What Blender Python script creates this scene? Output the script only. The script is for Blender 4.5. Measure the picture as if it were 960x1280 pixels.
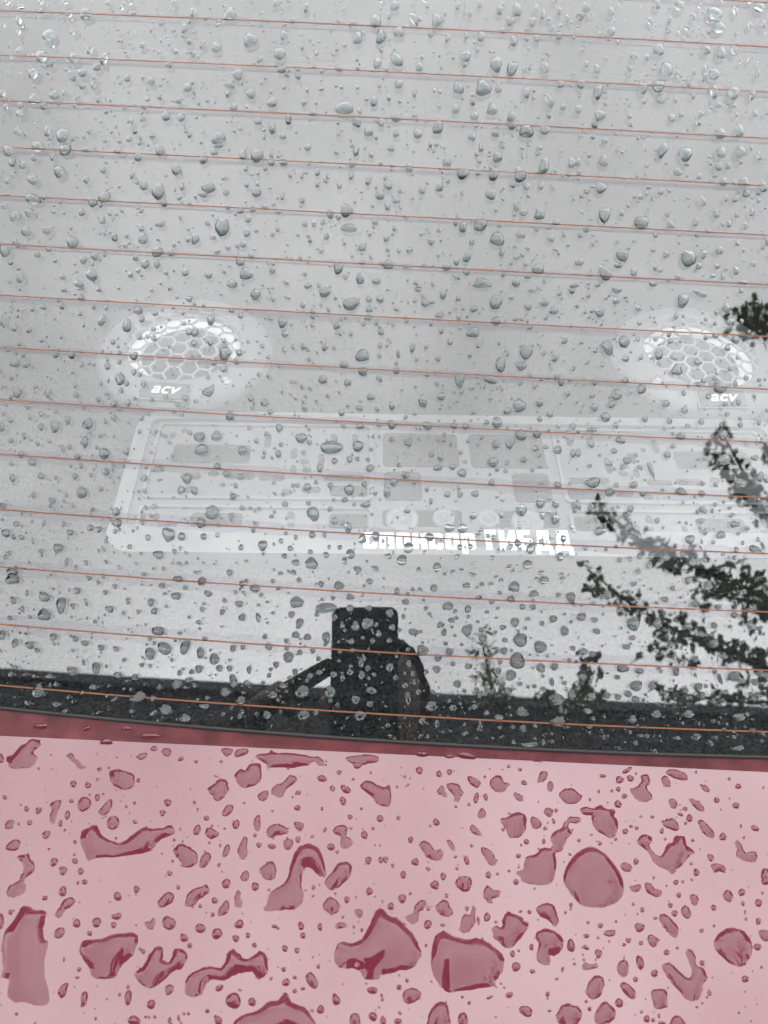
import bpy, bmesh, math, random
import numpy as np
from mathutils import Vector, Matrix, geometry

for o in list(bpy.data.objects):
    bpy.data.objects.remove(o)
rng = random.Random(7)
A = np.array
scene = bpy.context.scene
COL = scene.collection

# ------------------------------------------------------------------ camera
PITCH = math.radians(50.0)
ROLL = math.radians(2.75)
FPX = 960.0                       # focal length for a 960 x 1280 frame
CAM = A([-.067, 0.0, 1.45])
FWD = A([0, math.cos(PITCH), -math.sin(PITCH)])
_up = A([0, math.sin(PITCH), math.cos(PITCH)])
_ri = A([1.0, 0, 0])
RI = math.cos(ROLL) * _ri + math.sin(ROLL) * _up
UP = -math.sin(ROLL) * _ri + math.cos(ROLL) * _up
cd = bpy.data.cameras.new('camera')
cam = bpy.data.objects.new('camera', cd)
COL.objects.link(cam)
cam.matrix_world = Matrix(((RI[0], UP[0], -FWD[0], CAM[0]), (RI[1], UP[1], -FWD[1], CAM[1]),
                           (RI[2], UP[2], -FWD[2], CAM[2]), (0, 0, 0, 1)))
cd.sensor_fit = 'AUTO'
cd.sensor_width = 36.0
cd.lens = 36.0 * FPX / 1280.0
cd.clip_start = 0.005
cd.clip_end = 500.0
cd.dof.use_dof = True
cd.dof.focus_distance = 0.455
cd.dof.aperture_fstop = 14.0
scene.camera = cam

# ------------------------------------------------------------------ world, sun, exposure
SUN_EL, SUN_AZ = math.radians(86), math.radians(180)    # hidden by cloud, almost overhead
world = bpy.data.worlds.new('World')
scene.world = world
world.use_nodes = True
nt = world.node_tree
nt.nodes.clear()
def wn(t, **kw):
    n = nt.nodes.new(t)
    for k, v in kw.items():
        setattr(n, k, v)
    return n
wo = wn('ShaderNodeOutputWorld')
bg = wn('ShaderNodeBackground')
bg.inputs['Strength'].default_value = 0.1
sky = wn('ShaderNodeTexSky', sky_type='NISHITA')
sky.sun_disc = False
sky.sun_elevation = SUN_EL
sky.sun_rotation = SUN_AZ
sky.dust_density = 0.5
hs = wn('ShaderNodeHueSaturation')
hs.inputs['Saturation'].default_value = 0.25
tc = wn('ShaderNodeTexCoord')
mp = wn('ShaderNodeMapping')
mp.inputs['Location'].default_value = (1.3, 0.4, 0.2)
no = wn('ShaderNodeTexNoise')
no.inputs['Scale'].default_value = 1.9
no.inputs['Detail'].default_value = 5.0
no.inputs['Roughness'].default_value = 0.5
mr = wn('ShaderNodeMapRange')
mr.inputs['From Min'].default_value = 0.3
mr.inputs['From Max'].default_value = 0.7
mr.inputs['To Min'].default_value = 3.3
mr.inputs['To Max'].default_value = 6.9
sp_ = wn('ShaderNodeSeparateXYZ')
gr = wn('ShaderNodeValToRGB')                 # cloud cover: thinner, so brighter, towards both horizons along the car
hf = wn('ShaderNodeMath', operation='MULTIPLY_ADD')
hf.inputs[1].default_value = 0.5
hf.inputs[2].default_value = 0.5
gr.color_ramp.interpolation = 'EASE'
gr.color_ramp.elements[0].position = 0.15
gr.color_ramp.elements[0].color = (1.18, 1.18, 1.18, 1)
gr.color_ramp.elements[1].position = 0.75
gr.color_ramp.elements[1].color = (1.2, 1.2, 1.2, 1)
_e = gr.color_ramp.elements.new(0.43)
_e.color = (.93, .93, .93, 1)
ml = wn('ShaderNodeMath', operation='MULTIPLY')
cc = wn('ShaderNodeVectorMath', operation='SCALE')
cc.inputs[0].default_value = (1.0, 0.995, 1.02)
mx = wn('ShaderNodeMix', data_type='RGBA')
mx.inputs[0].default_value = 0.95              # overcast: the cloud layer hides most of the blue
L = nt.links.new
L(sky.outputs[0], hs.inputs['Color'])
L(tc.outputs['Generated'], mp.inputs[0])
L(mp.outputs[0], no.inputs['Vector'])
L(no.outputs[0], mr.inputs[0])
L(tc.outputs['Generated'], sp_.inputs[0])
L(sp_.outputs['Y'], hf.inputs[0])
L(hf.outputs[0], gr.inputs[0])
L(mr.outputs[0], ml.inputs[0])
L(gr.outputs[0], ml.inputs[1])
L(ml.outputs[0], cc.inputs['Scale'])
L(hs.outputs[0], mx.inputs[6])
L(cc.outputs[0], mx.inputs[7])
L(mx.outputs[2], bg.inputs['Color'])
L(bg.outputs[0], wo.inputs[0])

sl = bpy.data.lights.new('sun', 'SUN')
sl.energy = 0.5
sl.angle = math.radians(178)                # light spread by the whole cloud layer
sl.color = (1.0, 0.97, 0.93)
so = bpy.data.objects.new('sun', sl)
COL.objects.link(so)
so.rotation_euler = Vector((0, math.cos(SUN_EL), -math.sin(SUN_EL))).to_track_quat('-Z', 'Y').to_euler()
so.location = (0, -6, 12)

vs = scene.view_settings
vs.view_transform = 'Standard'
vs.look = 'None'
vs.gamma = 1.0
vs.use_curve_mapping = False
vs.exposure = 3.6
cy = scene.cycles
cy.max_bounces = 14
cy.transparent_max_bounces = 24
cy.transmission_bounces = 12
cy.glossy_bounces = 8
cy.diffuse_bounces = 4
cy.caustics_refractive = True
cy.caustics_reflective = True
cy.blur_glossy = 0.0
cy.sample_clamp_indirect = 3.0
cy.use_denoising = True
cy.use_adaptive_sampling = False

# ------------------------------------------------------------------ where things stand
def ray(px, py):
    d = (px - 480) / FPX * RI - (py - 640) / FPX * UP + FWD
    return d / np.linalg.norm(d)
RC = 5.0                                             # crossways bend of the rear window
_d = ray(475, 779)
GEL = math.atan2(-_d[2], _d[1])
GS = A([0, math.sin(GEL), math.cos(GEL)])            # up the slope of the window
GN = A([0, -math.cos(GEL), math.sin(GEL)])           # out of the window
GX = A([1.0, 0, 0])
_F = CAM + .44 * _d
GO = _F - _F[0] * GX + _F[0] ** 2 / (2 * RC) * GN
def glass(u, v):
    return GO + u * GX + v * GS - (u * u / (2 * RC)) * GN
def gnorm(u, v):
    n = GN + u / RC * GX
    return n / np.linalg.norm(n)
def solve(surf, px, py, x0=(0, 0), s0=.45):
    d = ray(px, py)
    p = A([x0[0], x0[1], s0])
    e = 1e-5
    for _ in range(8):
        b = surf(p[0], p[1])
        J = np.stack([(surf(p[0] + e, p[1]) - b) / e, (surf(p[0], p[1] + e) - b) / e, -d], 1)
        p = p - np.linalg.solve(J, b - CAM - p[2] * d)
    return p
def refl(px, py, total):
    """the place outside the car that the window mirrors at this spot, `total` metres of light path away"""
    u, v, s = solve(glass, px, py)
    n = gnorm(u, v)
    d = ray(px, py)
    return glass(u, v) + (total - s) * (d - 2 * d.dot(n) * n)
# lower edge of the glass and the crease where the sloping panel meets the boot lid
def _fit(pts, deg=2):
    q = [solve(glass, *p)[:2] for p in pts]
    return np.polyfit([a[0] for a in q], [a[1] for a in q], deg)
EDGE = _fit([(0, 884), (240, 908), (480, 925), (720, 938), (960, 946)])
CREASE = _fit([(0, 920), (120, 925), (240, 929), (480, 944), (720, 955), (960, 965)], 2)
LIDT = math.radians(-3.0)
LB = A([0, -math.cos(LIDT), -math.sin(LIDT)])
def crease(u):
    uc = min(max(u, -.32), .26)
    sl_ = np.polyval(np.polyder(CREASE), uc)
    return glass(u, np.polyval(CREASE, uc) + (u - uc) * sl_) - .0018 * gnorm(u, 0)
def lid(u, t):
    p = crease(u) + t * LB
    p[2] -= .02 * u * u
    return p
def lnorm(u, t):
    e = 1e-4
    a = lid(u + e, t) - lid(u - e, t)
    n = np.cross(-LB, -a) if False else np.cross(a, -LB)
    n = n / np.linalg.norm(n)
    return n if n[2] > 0 else -n

# ------------------------------------------------------------------ helpers
def tag(o, label=None, cat=None, group=None, kind=None):
    for k, v in (('label', label), ('category', cat), ('group', group), ('kind', kind)):
        if v:
            o[k] = v
    return o
def empty(name, loc=(0, 0, 0)):
    o = bpy.data.objects.new(name, None)
    o.location = loc
    o.empty_display_size = .1
    COL.objects.link(o)
    return o
def obj(name, verts, faces, mat, parent=None, smooth=False, mi=None, mats=None):
    me = bpy.data.meshes.new(name)
    me.from_pydata([tuple(map(float, v)) for v in verts], [], faces)
    for m in (mats or [mat]):
        me.materials.append(m)
    if smooth:
        me.polygons.foreach_set('use_smooth', [True] * len(me.polygons))
    if mi is not None:
        me.polygons.foreach_set('material_index', mi)
    me.update()
    o = bpy.data.objects.new(name, me)
    COL.objects.link(o)
    if parent is not None:
        o.parent = parent
        o.matrix_parent_inverse = Matrix.Translation(-Vector(tuple(world_loc(parent))))
    return o
def world_loc(o):
    v = Vector((0, 0, 0))
    if o.type == 'EMPTY':
        v = Vector(o.location)
    return v
class MB:
    def __init__(s):
        s.v, s.f = [], []
    def add(s, v, f):
        b = len(s.v)
        s.v += [tuple(map(float, q)) for q in v]
        s.f += [tuple(i + b for i in q) for q in f]
        return s
    def box(s, x0, x1, y0, y1, z0, z1, M=None):
        v = [(x, y, z) for z in (z0, z1) for y in (y0, y1) for x in (x0, x1)]
        if M is not None:
            v = [M @ Vector(q) for q in v]
        return s.add(v, [(0, 2, 3, 1), (4, 5, 7, 6), (0, 1, 5, 4), (2, 6, 7, 3), (0, 4, 6, 2), (1, 3, 7, 5)])
    def tube(s, pts, rad, n=8, cap=True):
        pts = [Vector(tuple(p)) for p in pts]
        rad = rad if isinstance(rad, (list, tuple)) else [rad] * len(pts)
        ring = []
        for i, p in enumerate(pts):
            t = (pts[min(i + 1, len(pts) - 1)] - pts[max(i - 1, 0)]).normalized()
            a = t.orthogonal().normalized() if i == 0 else (pa - t * pa.dot(t)).normalized()
            pa = a
            b = t.cross(a)
            ring.append([p + rad[i] * (math.cos(k * 2 * math.pi / n) * a + math.sin(k * 2 * math.pi / n) * b) for k in range(n)])
        v = [q for r in ring for q in r]
        f = [(i * n + k, i * n + (k + 1) % n, (i + 1) * n + (k + 1) % n, (i + 1) * n + k) for i in range(len(pts) - 1) for k in range(n)]
        if cap:
            f += [tuple(range(n))[::-1], tuple((len(pts) - 1) * n + k for k in range(n))]
        return s.add(v, f)
    def lathe(s, prof, c, n=40, M=None):
        v = []
        for r, z in prof:
            for k in range(n):
                a = k * 2 * math.pi / n
                q = Vector((r * math.cos(a), r * math.sin(a), z))
                v.append((M @ q if M else q) + Vector(c))
        f = [(i * n + k, i * n + (k + 1) % n, (i + 1) * n + (k + 1) % n, (i + 1) * n + k) for i in range(len(prof) - 1) for k in range(n)]
        return s.add(v, f)
    def build(s, name, mat, parent=None, smooth=False):
        return obj(name, s.v, s.f, mat, parent, smooth)
def sheet(fn, us, vs_, flip=False):
    """grid mesh over a surface function"""
    nu, nv = len(us), len(vs_)
    v = [fn(u, w) for w in vs_ for u in us]
    f = [(j * nu + i, j * nu + i + 1, (j + 1) * nu + i + 1, (j + 1) * nu + i) for j in range(nv - 1) for i in range(nu - 1)]
    return v, [q[::-1] for q in f] if flip else f

# ------------------------------------------------------------------ materials
def material(name):
    m = bpy.data.materials.new(name)
    m.use_nodes = True
    t = m.node_tree
    t.nodes.clear()
    out = t.nodes.new('ShaderNodeOutputMaterial')
    return m, t, out
def node(t, typ, ins=None, **kw):
    n = t.nodes.new(typ)
    for k, v in kw.items():
        setattr(n, k, v)
    for k, v in (ins or {}).items():
        if hasattr(v, 'is_output'):
            t.links.new(v, n.inputs[k])
        else:
            n.inputs[k].default_value = v
    return n
def C4(c):
    return (c[0], c[1], c[2], 1.0)
def pbr(name, col, rough=.5, spec=.5, metal=0.0, noise=None, bump=None, coat=0.0):
    m, t, out = material(name)
    b = node(t, 'ShaderNodeBsdfPrincipled', {'Base Color': C4(col), 'Roughness': rough, 'Metallic': metal,
                                             'Specular IOR Level': spec, 'Coat Weight': coat})
    co = node(t, 'ShaderNodeTexCoord')
    if noise:
        sc, lo, hi, det = noise
        n1 = node(t, 'ShaderNodeTexNoise', {'Vector': co.outputs['Object'], 'Scale': sc, 'Detail': det, 'Roughness': .6})
        r = node(t, 'ShaderNodeMapRange', {0: n1.outputs[0], 1: .3, 2: .7, 3: lo, 4: hi})
        v = node(t, 'ShaderNodeVectorMath', {0: col, 'Scale': r.outputs[0]}, operation='SCALE')
        t.links.new(v.outputs[0], b.inputs['Base Color'])
    if bump:
        sc, st, dist = bump
        n2 = node(t, 'ShaderNodeTexNoise', {'Vector': co.outputs['Object'], 'Scale': sc, 'Detail': 3.0})
        bp = node(t, 'ShaderNodeBump', {'Height': n2.outputs[0], 'Strength': st, 'Distance': dist})
        t.links.new(bp.outputs[0], b.inputs['Normal'])
    t.links.new(b.outputs[0], out.inputs[0])
    return m
def pane(name, ior, tint, rough=0.0, haze=0.0):
    """one face of the window: mirrors by Fresnel, lets the rest through tinted"""
    m, t, out = material(name)
    # mirror share, the same from either side of the thin face
    ge = node(t, 'ShaderNodeNewGeometry')
    dt = node(t, 'ShaderNodeVectorMath', {0: ge.outputs['Normal'], 1: ge.outputs['Incoming']}, operation='DOT_PRODUCT')
    ab = node(t, 'ShaderNodeMath', {0: dt.outputs['Value']}, operation='ABSOLUTE')
    on = node(t, 'ShaderNodeMath', {0: 1.0, 1: ab.outputs[0]}, operation='SUBTRACT')
    pw = node(t, 'ShaderNodeMath', {0: on.outputs[0], 1: 5.0}, operation='POWER')
    f0 = ((ior - 1) / (ior + 1)) ** 2
    fr = node(t, 'ShaderNodeMath', {0: pw.outputs[0], 1: 1 - f0, 2: f0}, operation='MULTIPLY_ADD')
    tr = node(t, 'ShaderNodeBsdfTransparent', {'Color': C4(tint)})
    gl = node(t, 'ShaderNodeBsdfGlossy', {'Color': (1, 1, 1, 1), 'Roughness': rough})
    mxs = node(t, 'ShaderNodeMixShader', {0: fr.outputs[0], 1: tr.outputs[0], 2: gl.outputs[0]})
    last = mxs
    if haze:
        co = node(t, 'ShaderNodeTexCoord')
        n1 = node(t, 'ShaderNodeTexNoise', {'Vector': co.outputs['Object'], 'Scale': 14.0, 'Detail': 6.0, 'Roughness': .65})
        r = node(t, 'ShaderNodeMapRange', {0: n1.outputs[0], 1: .35, 2: .8, 3: 0.0, 4: haze})
        df = node(t, 'ShaderNodeBsdfDiffuse', {'Color': (.5, .5, .48, 1)})
        last = node(t, 'ShaderNodeMixShader', {0: r.outputs[0], 1: mxs.outputs[0], 2: df.outputs[0]})
    t.links.new(last.outputs[0], out.inputs[0])
    return m
def water(name, tint, gloss=True):
    m, t, out = material(name)
    rf = node(t, 'ShaderNodeBsdfRefraction', {'Color': C4(tint), 'Roughness': 0.0, 'IOR': 1.33})
    if gloss:
        fr = node(t, 'ShaderNodeFresnel', {'IOR': 1.33})
        gl = node(t, 'ShaderNodeBsdfGlossy', {'Color': (1, 1, 1, 1), 'Roughness': 0.0})
        rf = node(t, 'ShaderNodeMixShader', {0: fr.outputs[0], 1: rf.outputs[0], 2: gl.outputs[0]})
    t.links.new(rf.outputs[0], out.inputs[0])
    return m
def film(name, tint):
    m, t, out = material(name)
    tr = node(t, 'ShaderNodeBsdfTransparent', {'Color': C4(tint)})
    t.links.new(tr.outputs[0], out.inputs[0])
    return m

def leafy(name, col):
    m, t, out = material(name)
    a = node(t, 'ShaderNodeBsdfDiffuse', {'Color': C4(col)})
    b = node(t, 'ShaderNodeBsdfTranslucent', {'Color': C4((col[0] * 1.1, col[1] * 1.1, col[2] * .8))})
    mm = node(t, 'ShaderNodeMixShader', {0: .5, 1: a.outputs[0], 2: b.outputs[0]})
    t.links.new(mm.outputs[0], out.inputs[0])
    return m
PAINT = (.045, .0076, .0125)
M = dict(
    asphalt=pbr('asphalt', (.05, .05, .052), .9, .2, noise=(60, .7, 1.3, 4)),
    brick=pbr('dark_facade', (.040, .042, .041), .9, .1, noise=(.8, .8, 1.2, 4)),
    parapet=pbr('parapet_metal', (.045, .047, .047), .8, .2),
    paint=pbr('dark_red_car_paint', PAINT, .03, .56, noise=(900, .93, 1.07, 2), bump=(55, .012, .002)),
    wet=pbr('red_paint_under_water', PAINT, 1.0, 0.0),
    rubber=pbr('grey_window_rubber', (.014, .013, .013), .8, .12),
    glass_out=pane('window_glass', 1.5, (.77, .785, .78), 0.0, .003),
    glass_in=pane('window_glass_inner_face', 1.5, (.84, .85, .85), 0.0),
    wire=pbr('copper_heating_print', (.088, .040, .022), .9, .05),
    wire_shadow=film('wire_shadow_tint', (.84, .83, .90)),  # see-through tint standing in for the wires' blurred shadow
    carpet=pbr('black_speckled_carpet', (.0105, .0113, .0112), 1.0, .04, noise=(560, .1, 2.6, 2), bump=(900, .5, .001)),
    trim=pbr('grey_cabin_trim', (.018, .018, .019), .8, .2),
    seat=pbr('grey_seat_cloth', (.016, .016, .017), .95, .1, noise=(120, .8, 1.2, 3)),
    plastic=pbr('grey_moulded_plastic', (.100, .104, .106), .55, .3, noise=(40, .9, 1.1, 3)),
    plastic_in=pbr('dark_moulded_plastic', (.074, .077, .079), .6, .3, noise=(40, .85, 1.15, 3)),
    dusty=pbr('dusty_red_paint', (.052, .014, .0165), .33, .5, noise=(70, .65, 1.5, 5)),
    white=pbr('white_print', (.72, .72, .70), .6, .2),
    ring=pbr('speaker_plastic', (.125, .130, .132), .5, .3),
    mesh=pbr('speaker_grille_metal', (.19, .195, .198), .45, .3),
    surround=pbr('white_speaker_surround', (.75, .76, .75), .5, .3),
    cone=pbr('dark_speaker_cone', (.03, .03, .031), .6, .3),
    badge=pbr('badge_plastic', (.045, .046, .047), .4, .3),
    screw=pbr('steel_screw', (.25, .25, .25), .35, .5, metal=.6),
    drop=water('rain_water', (.64, .695, .68)),
    drop_foot=water('rain_water_foot', (1, 1, 1), False),
    lid_drop=pane('rain_water_on_paint', 1.33, (.97, .96, .96)),
    bark=pbr('bark', (.06, .05, .04), .95, .1, noise=(25, .6, 1.4, 4)),
    leaf=leafy('green_leaf', (.075, .10, .062)),
    cloth=pbr('dark_jacket_cloth', (.03, .026, .022), .95, .1, noise=(60, .8, 1.2, 3)),
    jeans=pbr('dark_trousers_cloth', (.02, .022, .03), .95, .1),
    shoe=pbr('black_shoe_rubber', (.015, .015, .015), .7, .2),
    skin=pbr('skin', (.075, .048, .037), .6, .3),
    hair=pbr('dark_brown_hair', (.03, .022, .016), .7, .2, bump=(300, .5, .002)),
    phone=pbr('black_phone_back', (.012, .013, .013), .5, .2),
    lens=pbr('phone_lens', (.01, .01, .012), .1, .5),
)

# ------------------------------------------------------------------ ground and what stands around the car
v, f = sheet(lambda a, b: A([a, b, 0.0]), np.linspace(-60, 60, 7), np.linspace(-60, 60, 7))
tag(obj('ground', v, f, M['asphalt']), 'grey asphalt under the car', 'ground', kind='structure')

# the long building whose roofline shows as the dark band mirrored along the foot of the window
bl = empty('building', (0, -17, 0))
tag(bl, 'dark building mirrored as the straight black band along the foot of the window', 'building')
MB().box(-34, 34, -24, -14, 0, 19.5).build('wall', M['brick'], bl)
MB().box(-34.2, 34.2, -24.2, -13.8, 19.5, 19.92).build('parapet', M['parapet'], bl)

# ------------------------------------------------------------------ the car
car = empty('car', (0, .3, 0))
tag(car, 'dark red car seen from behind, rain on its rear window and boot lid', 'car')
UG = np.linspace(-.62, .62, 63)
GT = .47                                              # upper end of the glass
def gl_grid(off):
    vv, ff = [], []
    tt = np.linspace(0, 1, 25)
    for k in tt:
        for u in UG:
            e = np.polyval(EDGE, min(max(u, -.34), .34)) + max(abs(u) - .34, 0) * .16
            w = e + (GT - e) * k
            vv.append(glass(u, w) + off * gnorm(u, w))
    n = len(UG)
    ff = [(j * n + i, j * n + i + 1, (j + 1) * n + i + 1, (j + 1) * n + i) for j in range(24) for i in range(n - 1)]
    return vv, ff
GAP = .0024                                           # optical thickness of the pane
v, f = gl_grid(0)
win = obj('rear_window', v, f, M['glass_out'], car, True)
win['label'] = 'tinted rear window covered with raindrops and crossed by heating wires'
v, f = gl_grid(-GAP)
obj('inner_face', v, f, M['glass_in'], win, True)
# heating wires: thin copper prints on the inner face, each with a broader tinted strip painting its blurred shadow
WV = [.4075] + [.3755, .3437, .3117, .2796, .2468, .2146, .1815, .1484, .1158, .0827, .0497, .0162, -.0166, -.0505]
def ribbon(u0, u1, vfun, lo, hi, off, n=160):
    us = np.linspace(u0, u1, n)
    vv = []
    for i, u in enumerate(us):
        a, b = lo(u), hi(u)
        for w in (a, b):
            vv.append(glass(u, vfun(u) + w) + off * gnorm(u, 0))
    return vv, [(2 * i, 2 * i + 2, 2 * i + 3, 2 * i + 1) for i in range(n - 1)]
for i, wv in enumerate(WV):
    cf = lambda u, wv=wv: wv - .0040 * u + .055 * u * u
    wid = .00040 if i < 13 else .00042
    v, f = ribbon(-.56, .56, cf, lambda u: -wid, lambda u: wid, .000015)
    wo_ = obj('heating_wire', v, f, M['wire'], win)
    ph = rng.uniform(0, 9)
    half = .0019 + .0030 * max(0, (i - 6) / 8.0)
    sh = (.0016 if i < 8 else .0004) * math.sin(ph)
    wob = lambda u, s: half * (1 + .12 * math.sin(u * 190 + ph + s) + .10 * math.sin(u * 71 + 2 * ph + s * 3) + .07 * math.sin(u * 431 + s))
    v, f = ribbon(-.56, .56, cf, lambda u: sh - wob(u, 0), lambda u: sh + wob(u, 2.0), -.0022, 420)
    obj('wire_shadow_strip', v, f, M['wire_shadow'], wo_)

# rubber seal and the painted panel below it, sloped like the glass
def epos(u):
    return np.polyval(EDGE, min(max(u, -.34), .34)) + max(abs(u) - .34, 0) * .16
prof = [(.0006, -.0012), (.0004, .0003), (-.0001, .0007), (-.0008, .0006), (-.0014, .0001), (-.0016, -.003)]
vv = [glass(u, epos(u) + a) + b * gnorm(u, 0) for u in UG for a, b in prof]
n = len(prof)
ff = [(i * n + k, (i + 1) * n + k, (i + 1) * n + k + 1, i * n + k + 1) for i in range(len(UG) - 1) for k in range(n - 1)]
obj('window_seal', vv, ff, M['rubber'], car, True)
US = np.linspace(-.62, .62, 125)
def panel(u, k):
    a = glass(u, epos(u) - .0013) - .0008 * gnorm(u, 0)
    b = crease(u)
    b[2] -= .02 * u * u
    p = a + (b - a) * k
    return p
v, f = sheet(panel, US, np.linspace(0, 1, 7), True)
pn = obj('window_panel', v, f, M['dusty'], car, True)
pn['label'] = 'narrow dusty red panel between the window seal and the boot lid'
v, f = [], []
# lid: starts in a tight concave roll, runs back nearly level, rolls over its rear edge
LT = [.0, .01, .02, .04, .06, .08, .10, .12, .14, .16, .19, .22, .25, .28, .31]
def lidp(u, t):
    p = lid(u, t)
    return p
v2, f2 = sheet(lidp, US, LT)
b = len(v)
nU = len(US)
lv = v + v2
lf = f + [tuple(i + b for i in q[::-1]) for q in f2]
# rear roll and drop
b2 = len(lv)
for k, (dy, dz) in enumerate([(.006, -.001), (.011, -.004), (.014, -.009), (.015, -.02), (.015, -.16), (.02, -.4)]):
    for u in US:
        p = lid(u, .31)
        lv.append(p + A([0, -dy, dz]))
row = b + (len(LT) - 1) * nU
for k in range(6):
    r0 = row if k == 0 else b2 + (k - 1) * nU
    r1 = b2 + k * nU
    lf += [(r0 + i, r0 + i + 1, r1 + i + 1, r1 + i) for i in range(nU - 1)]
ldo = obj('trunk_lid', lv, lf, M['paint'], car, True)
ldo['label'] = 'dark red boot lid mirroring the pale sky, covered with puddled rain'

# cabin shell around the window: roof, pillars, shelf, seat backs
roof = MB()
zt = glass(0, GT)
us_ = np.linspace(-.66, .66, 25)
v, f = sheet(lambda u, k: glass(u, GT + .002) + A([0, .9 * k, .10 * math.sin(k * 1.4) + .004 - .02 * k * u * u]), us_, np.linspace(0, 1, 9))
obj('roof', v, f, M['paint'], car, True)
v, f = sheet(lambda u, k: glass(u, GT + .002) + A([0, .9 * k, .10 * math.sin(k * 1.4) - .012 - .02 * k * u * u]), us_, np.linspace(0, 1, 9), True)
obj('headliner', v, f, M['trim'], car, True)
for s in (-1, 1):
    vv = []
    for k in np.linspace(0, 1, 9):
        w = epos(.62) * (1 - k) + GT * k
        p = glass(s * .62, w)
        vv += [p, p + A([s * .05, 0, -.02]), p + A([s * .16, .0, -.35])]
    ff = [(3 * i + j, 3 * i + 3 + j, 3 * i + 4 + j, 3 * i + 1 + j) for i in range(8) for j in range(2)]
    obj('roof_pillar', vv, ff, M['paint'], car, True)
    MB().box(*sorted((s * .66, s * .70)), .16, 1.55, .5, 1.36).build('side_trim', M['trim'], car)
ZS = .985
mb = MB().box(-.66, .66, .155, .735, ZS - .03, ZS)
mb.build('parcel_shelf', M['carpet'], car)
for x0 in (-.62, .02):
    bm = bmesh.new()
    bmesh.ops.create_cube(bm, size=1, matrix=Matrix.Translation((x0 + .30, .83, .86)) @ Matrix.Rotation(math.radians(-12), 4, 'X') @ Matrix.Diagonal((.60, .15, .55, 1)))
    bmesh.ops.bevel(bm, geom=bm.edges[:], offset=.045, segments=4, affect='EDGES')
    me = bpy.data.meshes.new('seat_back'); bm.to_mesh(me); bm.free(); me.materials.append(M['seat'])
    me.polygons.foreach_set('use_smooth', [True] * len(me.polygons))
    o = bpy.data.objects.new('seat_back', me); COL.objects.link(o); o.parent = car
    o.matrix_parent_inverse = Matrix.Translation(-Vector(car.location))
MB().box(-.70, .70, 1.50, 1.54, .4, 1.45).build('cabin_bulkhead', M['trim'], car)

# ------------------------------------------------------------------ speakers let into the shelf
def text_mesh(body, size, shear, ext, offset):
    cu = bpy.data.curves.new('t', 'FONT')
    cu.body = body
    cu.size = size
    cu.shear = shear
    cu.extrude = ext
    cu.offset = offset
    cu.align_x = 'CENTER'
    o = bpy.data.objects.new('t', cu)
    COL.objects.link(o)
    dg = bpy.context.evaluated_depsgraph_get()
    me = bpy.data.meshes.new_from_object(o.evaluated_get(dg))
    vv = [tuple(q.co) for q in me.vertices]
    ff = [tuple(p.vertices) for p in me.polygons]
    bpy.data.objects.remove(o)
    return vv, ff
def speaker(cx, cy, rot, lab, screw):
    # flange: broad sloping plastic ring; the hexagon grille domes up in the middle over the cone
    S = 48
    c = Vector((cx, cy, ZS))
    R0 = .081
    mb = MB().lathe([(R0, .0), (R0, .004), (R0 - .004, .009), (.072, .013), (.058, .0165), (.054, .0165), (.052, .012), (.052, -.01)], c, S)
    sp = mb.build('speaker', M['ring'], car, True)
    sp['label'] = lab
    MB().lathe([(.0525, .004), (.0475, .006), (.041, .0005), (.039, -.004)], c, S).build('surround', M['surround'], sp, True)
    MB().lathe([(.0395, -.004), (.030, -.012), (.018, -.020), (.0175, -.020)], c, S).build('cone', M['cone'], sp, True)
    MB().lathe([(.018, -.020), (.016, -.013), (.010, -.008), (.0001, -.0065)], c, 24).build('dust_cap', M['badge'], sp, True)
    # hexagon mesh
    g = MB()
    a = .0088
    def dome(x, y):
        r2 = x * x + y * y
        return .0215 - r2 * 2.1
    seen = set()
    for i in range(-7, 8):
        for j in range(-7, 8):
            hx = a * 1.5 * i
            hy = a * math.sqrt(3) * (j + .5 * (i % 2))
            for k in range(6):
                p = (hx + a * math.cos(k * math.pi / 3), hy + a * math.sin(k * math.pi / 3))
                q = (hx + a * math.cos((k + 1) * math.pi / 3), hy + a * math.sin((k + 1) * math.pi / 3))
                key = tuple(sorted(((round(p[0], 5), round(p[1], 5)), (round(q[0], 5), round(q[1], 5)))))
                if key in seen or max(math.hypot(*p), math.hypot(*q)) > .059:
                    continue
                seen.add(key)
                P = c + Vector((p[0], p[1], dome(*p)))
                Q = c + Vector((q[0], q[1], dome(*q)))
                d = (Q - P).normalized()
                s = d.cross(Vector((0, 0, 1))) * .00105
                z = Vector((0, 0, .0013))
                g.add([P - s, P + s, Q + s, Q - s, P - s - z, P + s - z, Q + s - z, Q - s - z],
                      [(0, 1, 2, 3), (0, 4, 5, 1), (2, 6, 7, 3), (0, 3, 7, 4), (1, 5, 6, 2)])
    g.build('grille', M['mesh'], sp)
    # badge at the near edge with the maker's letters
    tilt = Matrix.Rotation(rot, 4, 'Z') @ Matrix.Translation((0, -.0665, .0135)) @ Matrix.Rotation(math.radians(12), 4, 'X')
    MM = Matrix.Translation(c) @ tilt
    bd = MB()
    bd.box(-.021, .021, -.0085, .0085, -.004, .0022, MM)
    b_ = bd.build('badge', M['badge'], sp)
    MB().box(-.0225, .0225, -.0098, .0098, -.005, .0012, MM).build('badge_rim', M['ring'], sp)
    vv, ff = text_mesh('acv', .0155, .32, .0004, .00012)
    obj('lettering', [MM @ (Vector((q[0] * 1.15, q[1] - .0035, q[2] + .0027))) for q in vv], ff, M['white'], b_)
    sx, sy = screw
    sc = c + Vector((sx, sy, .0125))
    s_ = MB().lathe([(.0075, .0), (.0075, .0022), (.0045, .0012), (.0044, .0035), (.002, .0042), (.0001, .0042)], sc, 16)
    s_.build('screw', M['screw'], sp, True)
    return sp
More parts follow.
